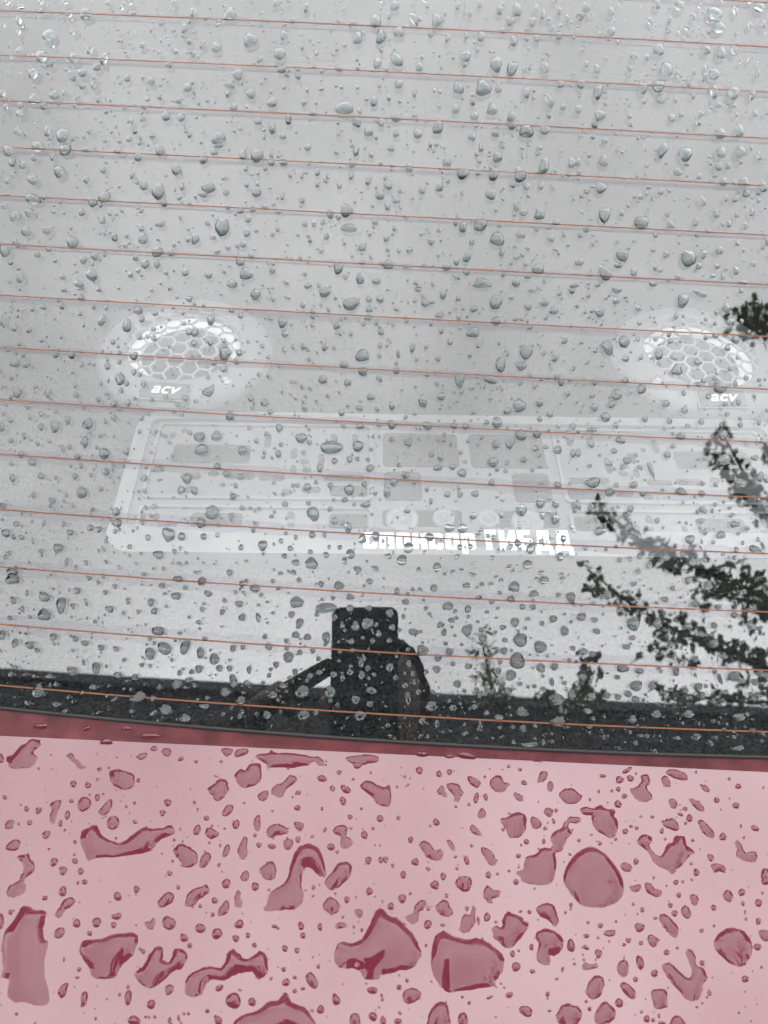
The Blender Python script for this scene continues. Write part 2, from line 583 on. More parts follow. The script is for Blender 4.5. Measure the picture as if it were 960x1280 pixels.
speaker(-.260, .570, -.04, 'left round speaker with hexagon grille and small badge', (.046, -.046))
speaker(.225, .595, .06, 'right round speaker with hexagon grille and small badge', (-.048, -.044))

# ------------------------------------------------------------------ number plate frame lying on the shelf
ZF = 1.0
FR = math.radians(2.7)
FO = Vector((-.269, .3262, ZF))
FW, FH = .542, .149
FM = Matrix.Translation(FO) @ Matrix.Rotation(FR, 4, 'Z')
FI = FM.inverted()
def fl(px, py):
    u, w, s = solve(lambda a_, b_: A([a_, b_, ZF]), px, py, (0, .4), .6)
    q = FI @ Vector((u, w, ZF))
    return q.x, q.y
def rrect(x0, x1, y0, y1, r, n=4):
    r = min(r, (x1 - x0) / 2 - 1e-4, (y1 - y0) / 2 - 1e-4)
    out = []
    for cx, cy, a0 in ((x1 - r, y1 - r, 0), (x0 + r, y1 - r, 90), (x0 + r, y0 + r, 180), (x1 - r, y0 + r, 270)):
        for k in range(n + 1):
            a_ = math.radians(a0 + 90 * k / n)
            out.append((cx + r * math.cos(a_), cy + r * math.sin(a_)))
    return out
def plate(outer, holes, z0, z1):
    pts, faces = [], []
    for loop in [outer] + holes:
        b_ = len(pts)
        pts += [Vector(p) for p in loop]
        faces.append(list(range(b_, b_ + len(loop))))
    vo, eo, fo, ov, oe, of = geometry.delaunay_2d_cdt(pts, [], faces, 1, 1e-6)
    keep = [t for t, o in zip(fo, of) if o == [0]]
    vv = [(p.x, p.y, z1) for p in vo] + [(p.x, p.y, z0) for p in vo]
    n_ = len(vo)
    ff = [tuple(t) for t in keep] + [tuple(i + n_ for i in t[::-1]) for t in keep]
    cnt = {}
    for t in keep:
        for i in range(len(t)):
            e = (t[i], t[(i + 1) % len(t)])
            cnt[e] = cnt.get(e, 0) + 1
    for (i, j) in list(cnt):
        if (j, i) not in cnt:
            ff.append((j, i, i + n_, j + n_))
    return [FM @ Vector(q) for q in vv], ff
HL = [(262.5, 565, 101, 22), (237, 593, 28, 8), (300, 593, 38, 7.5), (266, 590, 15, 7), (339, 595, 34, 7.5), (429, 595, 52, 8), (237, 610, 20, 8),
      (388, 610, 26, 8), (436, 612, 47, 13), (358, 613, 15, 8), (334, 549, 10, 17), (367, 565, 10, 13), (380, 575, 12, 6), (366, 584, 9, 10),
      (383, 585, 13, 7), (401, 575, 8, 20), (417, 546, 9, 12), (444, 546, 8, 11), (393, 566, 10, 6), (351, 554, 8, 6), (269, 649, 67, 20), (435, 650, 49, 20),
      (173, 645, 17, 9), (194, 644, 10, 10), (363, 642, 10, 10), (363, 654, 10, 5), (319, 653, 9, 8), (208, 654, 26, 4), (196, 541, 15, 7), (215, 542, 9, 8), (229, 536, 8, 6),
      (197, 584, 15, 9)]
HC = [(526, 561, 94, 41), (504, 606, 47, 36), (528, 646, 100, 20)]
holes = []
for mirror in (0, 1):
    for (cx, cy, w, h) in HL + HC:
        x0, yb = fl(cx - w / 2, cy + h / 2)
        x1, yt = fl(cx + w / 2, cy - h / 2)
        x1b, _ = fl(cx + w / 2, cy + h / 2)
        xm = .5 * (x1 + x1b)
        xa, xb = min(x0, xm), max(x0, xm)
        if (cx, cy, w, h) in HC:
            xb = min(xb, FW / 2 - .004)
        if mirror:
            xa, xb = FW - xb, FW - xa
        ya, yb2 = max(min(yb, yt), .020), min(max(yb, yt), FH - .008)
        if xb - xa > .002 and yb2 - ya > .002:
            holes.append((max(xa, .012), min(xb, FW - .012), ya, yb2))
clean = []
for h in sorted(holes, key=lambda q: -(q[1] - q[0]) * (q[3] - q[2])):
    if all(h[1] + .0015 < k[0] or h[0] - .0015 > k[1] or h[3] + .0015 < k[2] or h[2] - .0015 > k[3] for k in clean):
        clean.append(h)
fr = empty('number_plate_frame', tuple(FM @ Vector((FW / 2, FH / 2, ZS - ZF))))
tag(fr, 'black plastic number plate frame with white lettering lying on the parcel shelf', 'plate frame')
v, f = plate(rrect(.004, FW - .004, .004, FH - .004, .016), [rrect(*h, .0035) for h in clean], -.0045, -.002)
obj('back_panel', v, f, M['plastic_in'], fr)
v, f = plate(rrect(0, FW, 0, FH, .020, 8), [rrect(.0115, FW - .0115, .0215, FH - .0095, .006)], -.012, .0022)
obj('rim', v, f, M['plastic'], fr)
def fpx(px, py):
    return fl(px, py)
def rib_rect(xa, xb, ya, yb, w=.0022):
    v, f = plate(rrect(xa, xb, ya, yb, .005), [rrect(xa + w, xb - w, ya + w, yb - w, .003)], -.002, .0006)
    obj('rib', v, f, M['plastic'], fr)
for mir in (0, 1):
    for (pa, pb) in (((176, 622), (466, 532)), ((166, 666), (466, 634))):
        xa, ya = fl(*pa)
        xb, yb = fl(*pb)
        if mir:
            xa, xb = FW - xb, FW - xa
        rib_rect(max(xa, .013), min(xb, FW - .013), max(ya, .0225), min(yb, FH - .0105))
for px_ in ((503, 647, .0125), (555, 646, .0085), (611, 647, .0085), (660, 651, .0125)):
    x_, y_ = fl(px_[0], px_[1])
    MB().lathe([(px_[2], -.0045), (px_[2], -.0005), (px_[2] * .62, -.0005), (px_[2] * .55, -.003), (px_[2] * .3, -.003), (px_[2] * .28, .0005), (.0001, .0005)],
               (0, 0, 0), 24, FM @ Matrix.Translation((x_, y_, 0))).build('boss', M['ring'], fr, True)
# the words on the lower bar, each letter a thin raised print
def letter(ch):
    s = .25
    R = lambda a, b, c, d: [(a, c), (b, c), (b, d), (a, d)]
    xh = .80
    w = .60
    if ch == 'с': return w, [R(0, s, .04, xh - .04), R(.05, w - .04, 0, .2), R(.05, w - .04, xh - .2, xh), R(w - s + .02, w, .06, .30), R(w - s + .02, w, xh - .30, xh - .06)]
    if ch == 'п': return w + .02, [R(0, s, 0, xh), R(w + .02 - s, w + .02, 0, xh), R(0, w, xh - .2, xh)]
    if ch == 'о': return w, [R(0, s, .05, xh - .05), R(w - s, w, .05, xh - .05), R(.05, w - .05, 0, .18), R(.05, w - .05, xh - .18, xh)]
    if ch == 'н': return w + .02, [R(0, s, 0, xh), R(w + .02 - s, w + .02, 0, xh), R(0, w, xh / 2 - .1, xh / 2 + .1)]
    if ch == 'р': return w, [R(0, s, -.2, xh), R(w - s, w, .05, xh - .05), R(.05, w - .05, 0, .18), R(.05, w - .05, xh - .18, xh)]
    if ch == 'Г': return .5, [R(0, s + .02, 0, 1), R(0, .5, .77, 1)]
    if ch == 'И': return .72, [R(0, s, 0, 1), R(.72 - s, .72, 0, 1), [(s - .02, .05), (.72 - s + .02, .62), (.72 - s + .02, .95), (s - .02, .38)]]
    if ch == 'Б': return .62, [R(0, s, 0, 1), R(0, .56, .79, 1), R(0, .57, .40, .59), R(0, .57, 0, .2), R(.62 - s, .62, .05, .54)]
    if ch == 'Д': return .76, [R(0, .2, -.2, .02), R(.56, .76, -.2, .02), R(0, .76, -.02, .18), [(.07, .16), (.31, .16), (.36, 1), (.17, 1)], R(.17, .66, .80, 1), R(.66 - s, .66, .1, .9)]
    return .25, []
XH = .0186
cap = XH
tot = sum(letter(c)[0] + .09 for c in 'спонсор ГИБДД')
x0, _ = fl(454, 686)
x1, _ = fl(719, 692)
kx = (x1 - x0) / tot
xx = x0
yb = .0045
for chn in 'спонсор ГИБДД':
    w, polys = letter(chn)
    if polys:
        mb = MB()
        for q, P in enumerate(polys):
            zt_ = .0030 + .00003 * q
            n_ = len(P)
            vv = [FM @ Vector((xx + p[0] * kx, yb + p[1] * cap, zt_)) for p in P] + [FM @ Vector((xx + p[0] * kx, yb + p[1] * cap, .0021)) for p in P]
            mb.add(vv, [tuple(range(n_))] + [((i + 1) % n_, i, i + n_, (i + 1) % n_ + n_) for i in range(n_)])
        mb.build('letter', M['white'], fr)
    xx += (w + .09) * kx

# ------------------------------------------------------------------ the phone and the person holding it (mirrored in the window)
ph = empty('phone', tuple(CAM - FWD * .012 - UP * .06 - RI * .029))
tag(ph, 'black phone held up over the car, mirrored near the foot of the window', 'phone')
PM = Matrix(((RI[0], UP[0], -FWD[0], CAM[0]), (RI[1], UP[1], -FWD[1], CAM[1]), (RI[2], UP[2], -FWD[2], CAM[2]), (0, 0, 0, 1)))
def slab(w, h, r, z0, z1, cx, cy):
    lp = rrect(cx - w / 2, cx + w / 2, cy - h / 2, cy + h / 2, r, 6)
    n_ = len(lp)
    ins = rrect(cx - w / 2 + .0015, cx + w / 2 - .0015, cy - h / 2 + .0015, cy + h / 2 - .0015, r - .0015, 6)
    vv = [(*p, z0) for p in ins] + [(*p, z0 + .0015) for p in lp] + [(*p, z1 - .0015) for p in lp] + [(*p, z1) for p in ins]
    ff = [tuple(range(n_))[::-1], tuple(3 * n_ + i for i in range(n_))]
    for k in range(3):
        ff += [(k * n_ + i, k * n_ + (i + 1) % n_, (k + 1) * n_ + (i + 1) % n_, (k + 1) * n_ + i) for i in range(n_)]
    return [PM @ Vector(q) for q in vv], ff
v, f = slab(.083, .160, .011, .0075, .0165, -.029, -.0595)
obj('body', v, f, M['phone'], ph)
v, f = slab(.022, .052, .008, .006, .0079, .0005, -.0125)
obj('camera_island', v, f, M['phone'], ph)
for yy in (.0, -.024):
    MB().lathe([(.0085, .0062), (.0085, .0056), (.006, .0054), (.0058, .0061), (.0001, .0061)], (0, 0, 0), 20, PM @ Matrix.Translation((.0, yy, 0))).build('lens', M['lens'], ph, True)

def skin_body():
    V_, E_, R_ = [], [], []
    def n_(p, r, link=None):
        V_.append(tuple(map(float, p)))
        R_.append(r)
        if link is not None:
            E_.append((link, len(V_) - 1))
        return len(V_) - 1
    cx = -.085
    pel = n_((cx, -.74, .95), .155)
    sp1 = n_((cx, -.70, 1.10), .145, pel)
    sp2 = n_((cx, -.60, 1.28), .150, sp1)
    chs = n_((cx, -.50, 1.42), .140, sp2)
    nk = n_((cx, -.41, 1.54), .062, chs)
    hd0 = n_((cx, -.345, 1.60), .066, nk)
    hd1 = n_((cx, -.300, 1.66), .083, hd0)
    hd2 = n_((cx, -.285, 1.73), .086, hd1)
    n_((cx, -.290, 1.775), .060, hd2)
    def hand(wr, base, dirs, k):
        palm = n_(base, .020, wr)
        for (off, d1, d2, ln) in dirs:
            a_ = n_(A(base) + A(off), .0095, palm)
            b_ = n_(A(base) + A(off) + A(d1) * ln, .0082, a_)
            n_(A(base) + A(off) + A(d1) * ln + A(d2) * ln * .8, .0072, b_)
    # left arm: elbow out, hand closed on the left edge of the phone
    eL = refl(300, 925, 1.12)
    wL = refl(318, 892, 1.02)
    hL = refl(344, 873, .965)
    tL = refl(416, 831, .905)
    l1 = n_((cx - .17, -.50, 1.45), .072, chs)
    l2 = n_((eL + A([cx - .19, -.48, 1.44])) / 2 + A([-.03, 0, 0]), .052, l1)
    l3 = n_(eL, .034, l2)
    l4 = n_(wL, .021, l3)
    fw, r_, u_ = FWD, RI, UP
    hand(l4, hL, [((tL - hL) * .18 + fw * s, (tL - hL + fw * .002 * k) * .5 / ln, (tL - hL) * .42 / ln, ln) for k, (s, ln) in enumerate(((-.026, .040), (-.009, .043), (.009, .042), (.024, .036)))] +
         [(-u_ * .008 - fw * .02, r_ * .7 - u_ * .3, r_ * .8 - u_ * .5, .024)], 1)
    # right arm: elbow low, hand under the foot of the phone
    hR = CAM - UP * .128 + RI * .012 - FWD * .022
    r1 = n_((cx + .17, -.50, 1.45), .072, chs)
    r2 = n_((cx + .25, -.42, 1.26), .055, r1)
    r3 = n_((cx + .20, -.22, 1.20), .043, r2)
    r4 = n_(hR - UP * .05 - FWD * .03 + RI * .03, .027, r3)
    hand(r4, hR, [(u_ * s - r_ * .004, -r_ * .7 + fw * .55, -r_ * .8 - fw * .3, .020) for s in (-.022, -.006, .010, .024)] +
         [(-fw * .012, -r_ * .6 + u_ * .7, -r_ * .4 + u_ * .7, .022)], 1)
    for s in (-1, 1):
        h = n_((cx + s * .10, -.76, .88), .095, pel)
        k = n_((cx + s * .12, -.74, .50), .062, h)
        a_ = n_((cx + s * .13, -.79, .10), .043, k)
        hl = n_((cx + s * .13, -.80, .045), .042, a_)
        n_((cx + s * .14, -.62, .035), .034, hl)
    me = bpy.data.meshes.new('person')
    me.from_pydata(V_, E_, [])
    o = bpy.data.objects.new('tmp_person', me)
    COL.objects.link(o)
    md = o.modifiers.new('Skin', 'SKIN')
    md.use_smooth_shade = True
    for i, sv in enumerate(me.skin_vertices[0].data):
        sv.radius = (R_[i], R_[i])
        sv.use_root = (i == 0)
    sb = o.modifiers.new('Sub', 'SUBSURF')
    sb.levels = sb.render_levels = 2
    dg = bpy.context.evaluated_depsgraph_get()
    m2 = bpy.data.meshes.new_from_object(o.evaluated_get(dg))
    bpy.data.objects.remove(o)
    m2.name = 'person'
    for k in ('cloth', 'skin', 'jeans', 'shoe'):
        m2.materials.append(M[k])
    hLv, hRv = Vector(tuple(hL)), Vector(tuple(hR))
    for p in m2.polygons:
        c = p.center
        p.use_smooth = True
        if c.z > 1.575 and c.y > -.43 and abs(c.x - cx) < .12 and (c - Vector(tuple(eL))).length > .1:
            p.material_index = 1
        elif (c - hLv).length < .055 or (c - hRv).length < .06:
            p.material_index = 1
        elif c.z < .09:
            p.material_index = 3
        elif c.z < .98:
            p.material_index = 2
    po = bpy.data.objects.new('person', m2)
    COL.objects.link(po)
    tag(po, 'person in a dark jacket leaning over the boot, mirrored behind the phone', 'person')
    # hair: a cap over the skull, and the features of the face
    bm = bmesh.new()
    bmesh.ops.create_uvsphere(bm, u_segments=28, v_segments=18, radius=1)
    for q in bm.verts:
        n1 = 1 + .03 * math.sin(q.co.x * 9 + q.co.z * 7) + .02 * math.sin(q.co.y * 17)
        q.co = Vector((cx + .006, -.305, 1.722)) + Vector((q.co.x * .090 * n1, q.co.y * .098 * n1, q.co.z * .092 * n1))
    bmesh.ops.delete(bm, geom=[q for q in bm.verts if q.co.y > -.27 and q.co.z < 1.745 or q.co.z < 1.655], context='VERTS')
    me = bpy.data.meshes.new('hair')
    bm.to_mesh(me)
    bm.free()
    me.materials.append(M['hair'])
    ho = bpy.data.objects.new('hair', me)
    COL.objects.link(ho)
    ho.parent = po
    fc = MB()
    fc.tube([(cx, -.208, 1.705), (cx, -.196, 1.675), (cx, -.204, 1.668)], [.007, .011, .008], 8)
    fc.build('nose', M['skin'], po, True)
    for s in (-1, 1):
        MB().lathe([(.0001, -.007), (.006, -.006), (.008, 0), (.006, .006), (.0001, .007)], (cx + s * .031, -.213, 1.705), 12).build('eye', M['shoe'], po, True)
        MB().tube([(cx + s * .086, -.30, 1.705), (cx + s * .093, -.305, 1.69), (cx + s * .086, -.30, 1.665)], [.010, .014, .008], 8).build('ear', M['skin'], po, True)
    MB().tube([(cx - .022, -.212, 1.645), (cx, -.205, 1.643), (cx + .022, -.212, 1.645)], [.003, .006, .003], 8).build('mouth', M['skin'], po, True)
skin_body()

# ------------------------------------------------------------------ trees mirrored on the right
def leaf(mb, p, size, narrow, r):
    d = Vector((r.gauss(0, 1), r.gauss(0, 1), r.gauss(0, .6))).normalized()
    w = d.orthogonal().normalized()
    w = Matrix.Rotation(r.uniform(0, 6.28), 3, d) @ w
    nn = d.cross(w)
    l, b_ = size * r.uniform(.7, 1.2), size * narrow * r.uniform(.7, 1.1)
    P = Vector(tuple(p))
    mb.add([P, P + d * l * .3 + w * b_ * .5 - nn * b_ * .1, P + d * l * .72 + w * b_ * .36 - nn * b_ * .06, P + d * l,
            P + d * l * .72 - w * b_ * .36 - nn * b_ * .06, P + d * l * .3 - w * b_ * .5 - nn * b_ * .1, P + d * l * .5 + nn * b_ * .06],
           [(0, 1, 6), (1, 2, 6), (2, 3, 6), (3, 4, 6), (4, 5, 6), (5, 0, 6)])
def tree(name, lab, base, limbs, blobs, total, lsize, narrow, dens, extra=0, seed=1):
    r = random.Random(seed)
    root = empty(name, base)
    tag(root, lab, 'tree')
    Lm = [[refl(x, y, total + dz) for x, y, dz in l] for l in limbs]
    hub = np.mean([l[0] for l in Lm], 0)
    B = A(base)
    top = A([hub[0] * .9 + B[0] * .1, hub[1] * .9 + B[1] * .1, hub[2] * .88])
    tk = [B, B * .8 + A([top[0] * .2, top[1] * .2, hub[2] * .3]), B * .5 + A([top[0] * .5, top[1] * .5, hub[2] * .62]), top]
    MB().tube(tk, [.15, .12, .085, .04], 10).build('trunk', M['bark'], root, True)
    tw = MB()
    for l in Lm:
        st = tk[3] if r.random() < .6 else tk[2]
        pts = [st, (st + l[0]) / 2 + A([0, 0, .15])] + l
        k = len(pts)
        tw.tube(pts, [.04 * (1 - i / k) ** 2.2 + .006 for i in range(k)], 6)
    tw.build('limb', M['bark'], root, True)
    mb = MB()
    tg = MB()
    for (x, y, rad) in blobs:
        nl = max(3, int(dens * rad * rad / 100.0))
        dz = r.gauss(0, .22)
        for _ in range(nl):
            a_, q = r.uniform(0, 6.283), rad * math.sqrt(r.random())
            p = refl(x + q * math.cos(a_), y + q * math.sin(a_), total + dz + r.gauss(0, .10))
            leaf(mb, p, lsize, narrow, r)
        c = refl(x, y, total + dz)
        for _ in range(2):
            a_ = r.uniform(0, 6.283)
            tg.tube([c, refl(x + rad * math.cos(a_), y + rad * math.sin(a_), total + dz)], [.004, .002], 4, False)
    for _ in range(extra):
        x, y = r.uniform(985, 1330), r.uniform(330, 1000)
        p = refl(x, y, total + r.gauss(.1, .5))
        for _k in range(9):
            leaf(mb, p + A([r.gauss(0, .12), r.gauss(0, .12), r.gauss(0, .1)]), lsize, narrow, r)
    mb.build('crown', M['leaf'], root)['kind'] = 'stuff'
    tg.build('twig', M['bark'], root)['kind'] = 'stuff'
B1 = [(940, 392, 17), (928, 402, 15), (948, 410, 16), (955, 395, 14), (905, 543, 9), (893, 562, 9), (908, 578, 12), (920, 595, 14), (932, 612, 16), (945, 622, 15), (957, 640, 15), (960, 565, 11),
      (884, 556, 5), (900, 570, 8), (752, 636, 10), (762, 648, 11), (775, 660, 12), (790, 668, 11), (803, 676, 12), (817, 684, 12), (832, 688, 12), (843, 703, 13), (826, 700, 9), (836, 712, 7),
      (858, 690, 9), (872, 702, 11), (886, 714, 11), (900, 722, 12), (916, 728, 11), (938, 726, 14), (953, 736, 14), (912, 704, 8), (930, 700, 6), (868, 720, 8),
      (733, 707, 5), (744, 722, 7), (738, 738, 7), (756, 742, 9), (772, 746, 10), (786, 752, 8), (800, 748, 5), (803, 760, 6), (790, 764, 7), (778, 768, 5),
      (818, 775, 8), (832, 782, 9), (824, 796, 6), (842, 792, 9), (856, 774, 8), (868, 784, 10), (852, 802, 8), (868, 800, 10), (882, 796, 10), (895, 806, 12), (908, 818, 12), (922, 812, 12), (936, 826, 12), (950, 822, 13), (957, 836, 12),
      (812, 808, 6), (800, 820, 6), (826, 818, 8), (840, 822, 7), (856, 828, 7), (870, 832, 6), (880, 762, 8), (892, 746, 9), (905, 738, 10), (920, 748, 9), (936, 752, 11), (950, 760, 12), (930, 772, 7), (945, 790, 7),
      (880, 738, 7), (868, 748, 6), (818, 858, 7), (832, 866, 7), (845, 872, 8), (858, 878, 8), (876, 872, 7), (892, 876, 8), (908, 872, 9), (926, 878, 9), (944, 872, 9), (955, 862, 8), (935, 850, 5), (912, 842, 4), (925, 860, 4), (896, 868, 7)]
tree('leafy_tree', 'leafy tree mirrored as dark branches on the right of the window', (4.3, -3.6, 0),
     [[(975, 420, 0), (945, 402, 0)], [(990, 700, 0), (940, 610, 0), (905, 545, 0)], [(985, 760, 0), (900, 722, 0), (840, 695, 0), (790, 668, 0), (752, 636, 0)],
      [(990, 850, 0), (900, 812, 0), (840, 786, 0), (785, 752, 0), (735, 712, 0)], [(985, 880, 0), (900, 875, 0), (830, 864, 0)], [(990, 780, 0), (930, 750, 0), (880, 740, 0)]],
     [(x, y, q * 1.15) for x, y, q in B1], 5.0, .054, .85, 13, 190, 3)
B2 = [(603, 790, 4), (592, 800, 4), (608, 808, 5), (598, 815, 4), (612, 822, 5), (604, 832, 5), (616, 838, 6), (600, 845, 5), (612, 850, 6), (624, 856, 6), (605, 860, 6), (620, 868, 7), (634, 866, 6), (642, 874, 6), (596, 870, 5), (612, 878, 8), (630, 880, 8)]
tree('slender_tree', 'slender narrow-leaved treetop mirrored right of the phone', (1.3, -4.4, 0),
     [[(622, 905, 0), (616, 860, 0), (606, 820, 0), (602, 788, 0)], [(630, 900, 0), (640, 872, 0)]], B2, 6.0, .11, .24, 30, 0, 5)
B3 = [(728, 822, 5), (744, 826, 5), (731, 836, 6), (742, 846, 7), (726, 852, 6), (736, 866, 7), (720, 872, 7), (745, 872, 6), (730, 882, 8), (692, 866, 4), (676, 870, 4), (682, 876, 4), (706, 878, 6), (668, 872, 3), (754, 880, 6)]
tree('young_tree', 'young broad-leaved treetop mirrored between the phone and the leafy tree', (2.5, -5.0, 0),
     [[(733, 905, 0), (735, 865, 0), (731, 822, 0)], [(700, 905, 0), (682, 872, 0)]], B3, 6.6, .09, .8, 20, 0, 8)

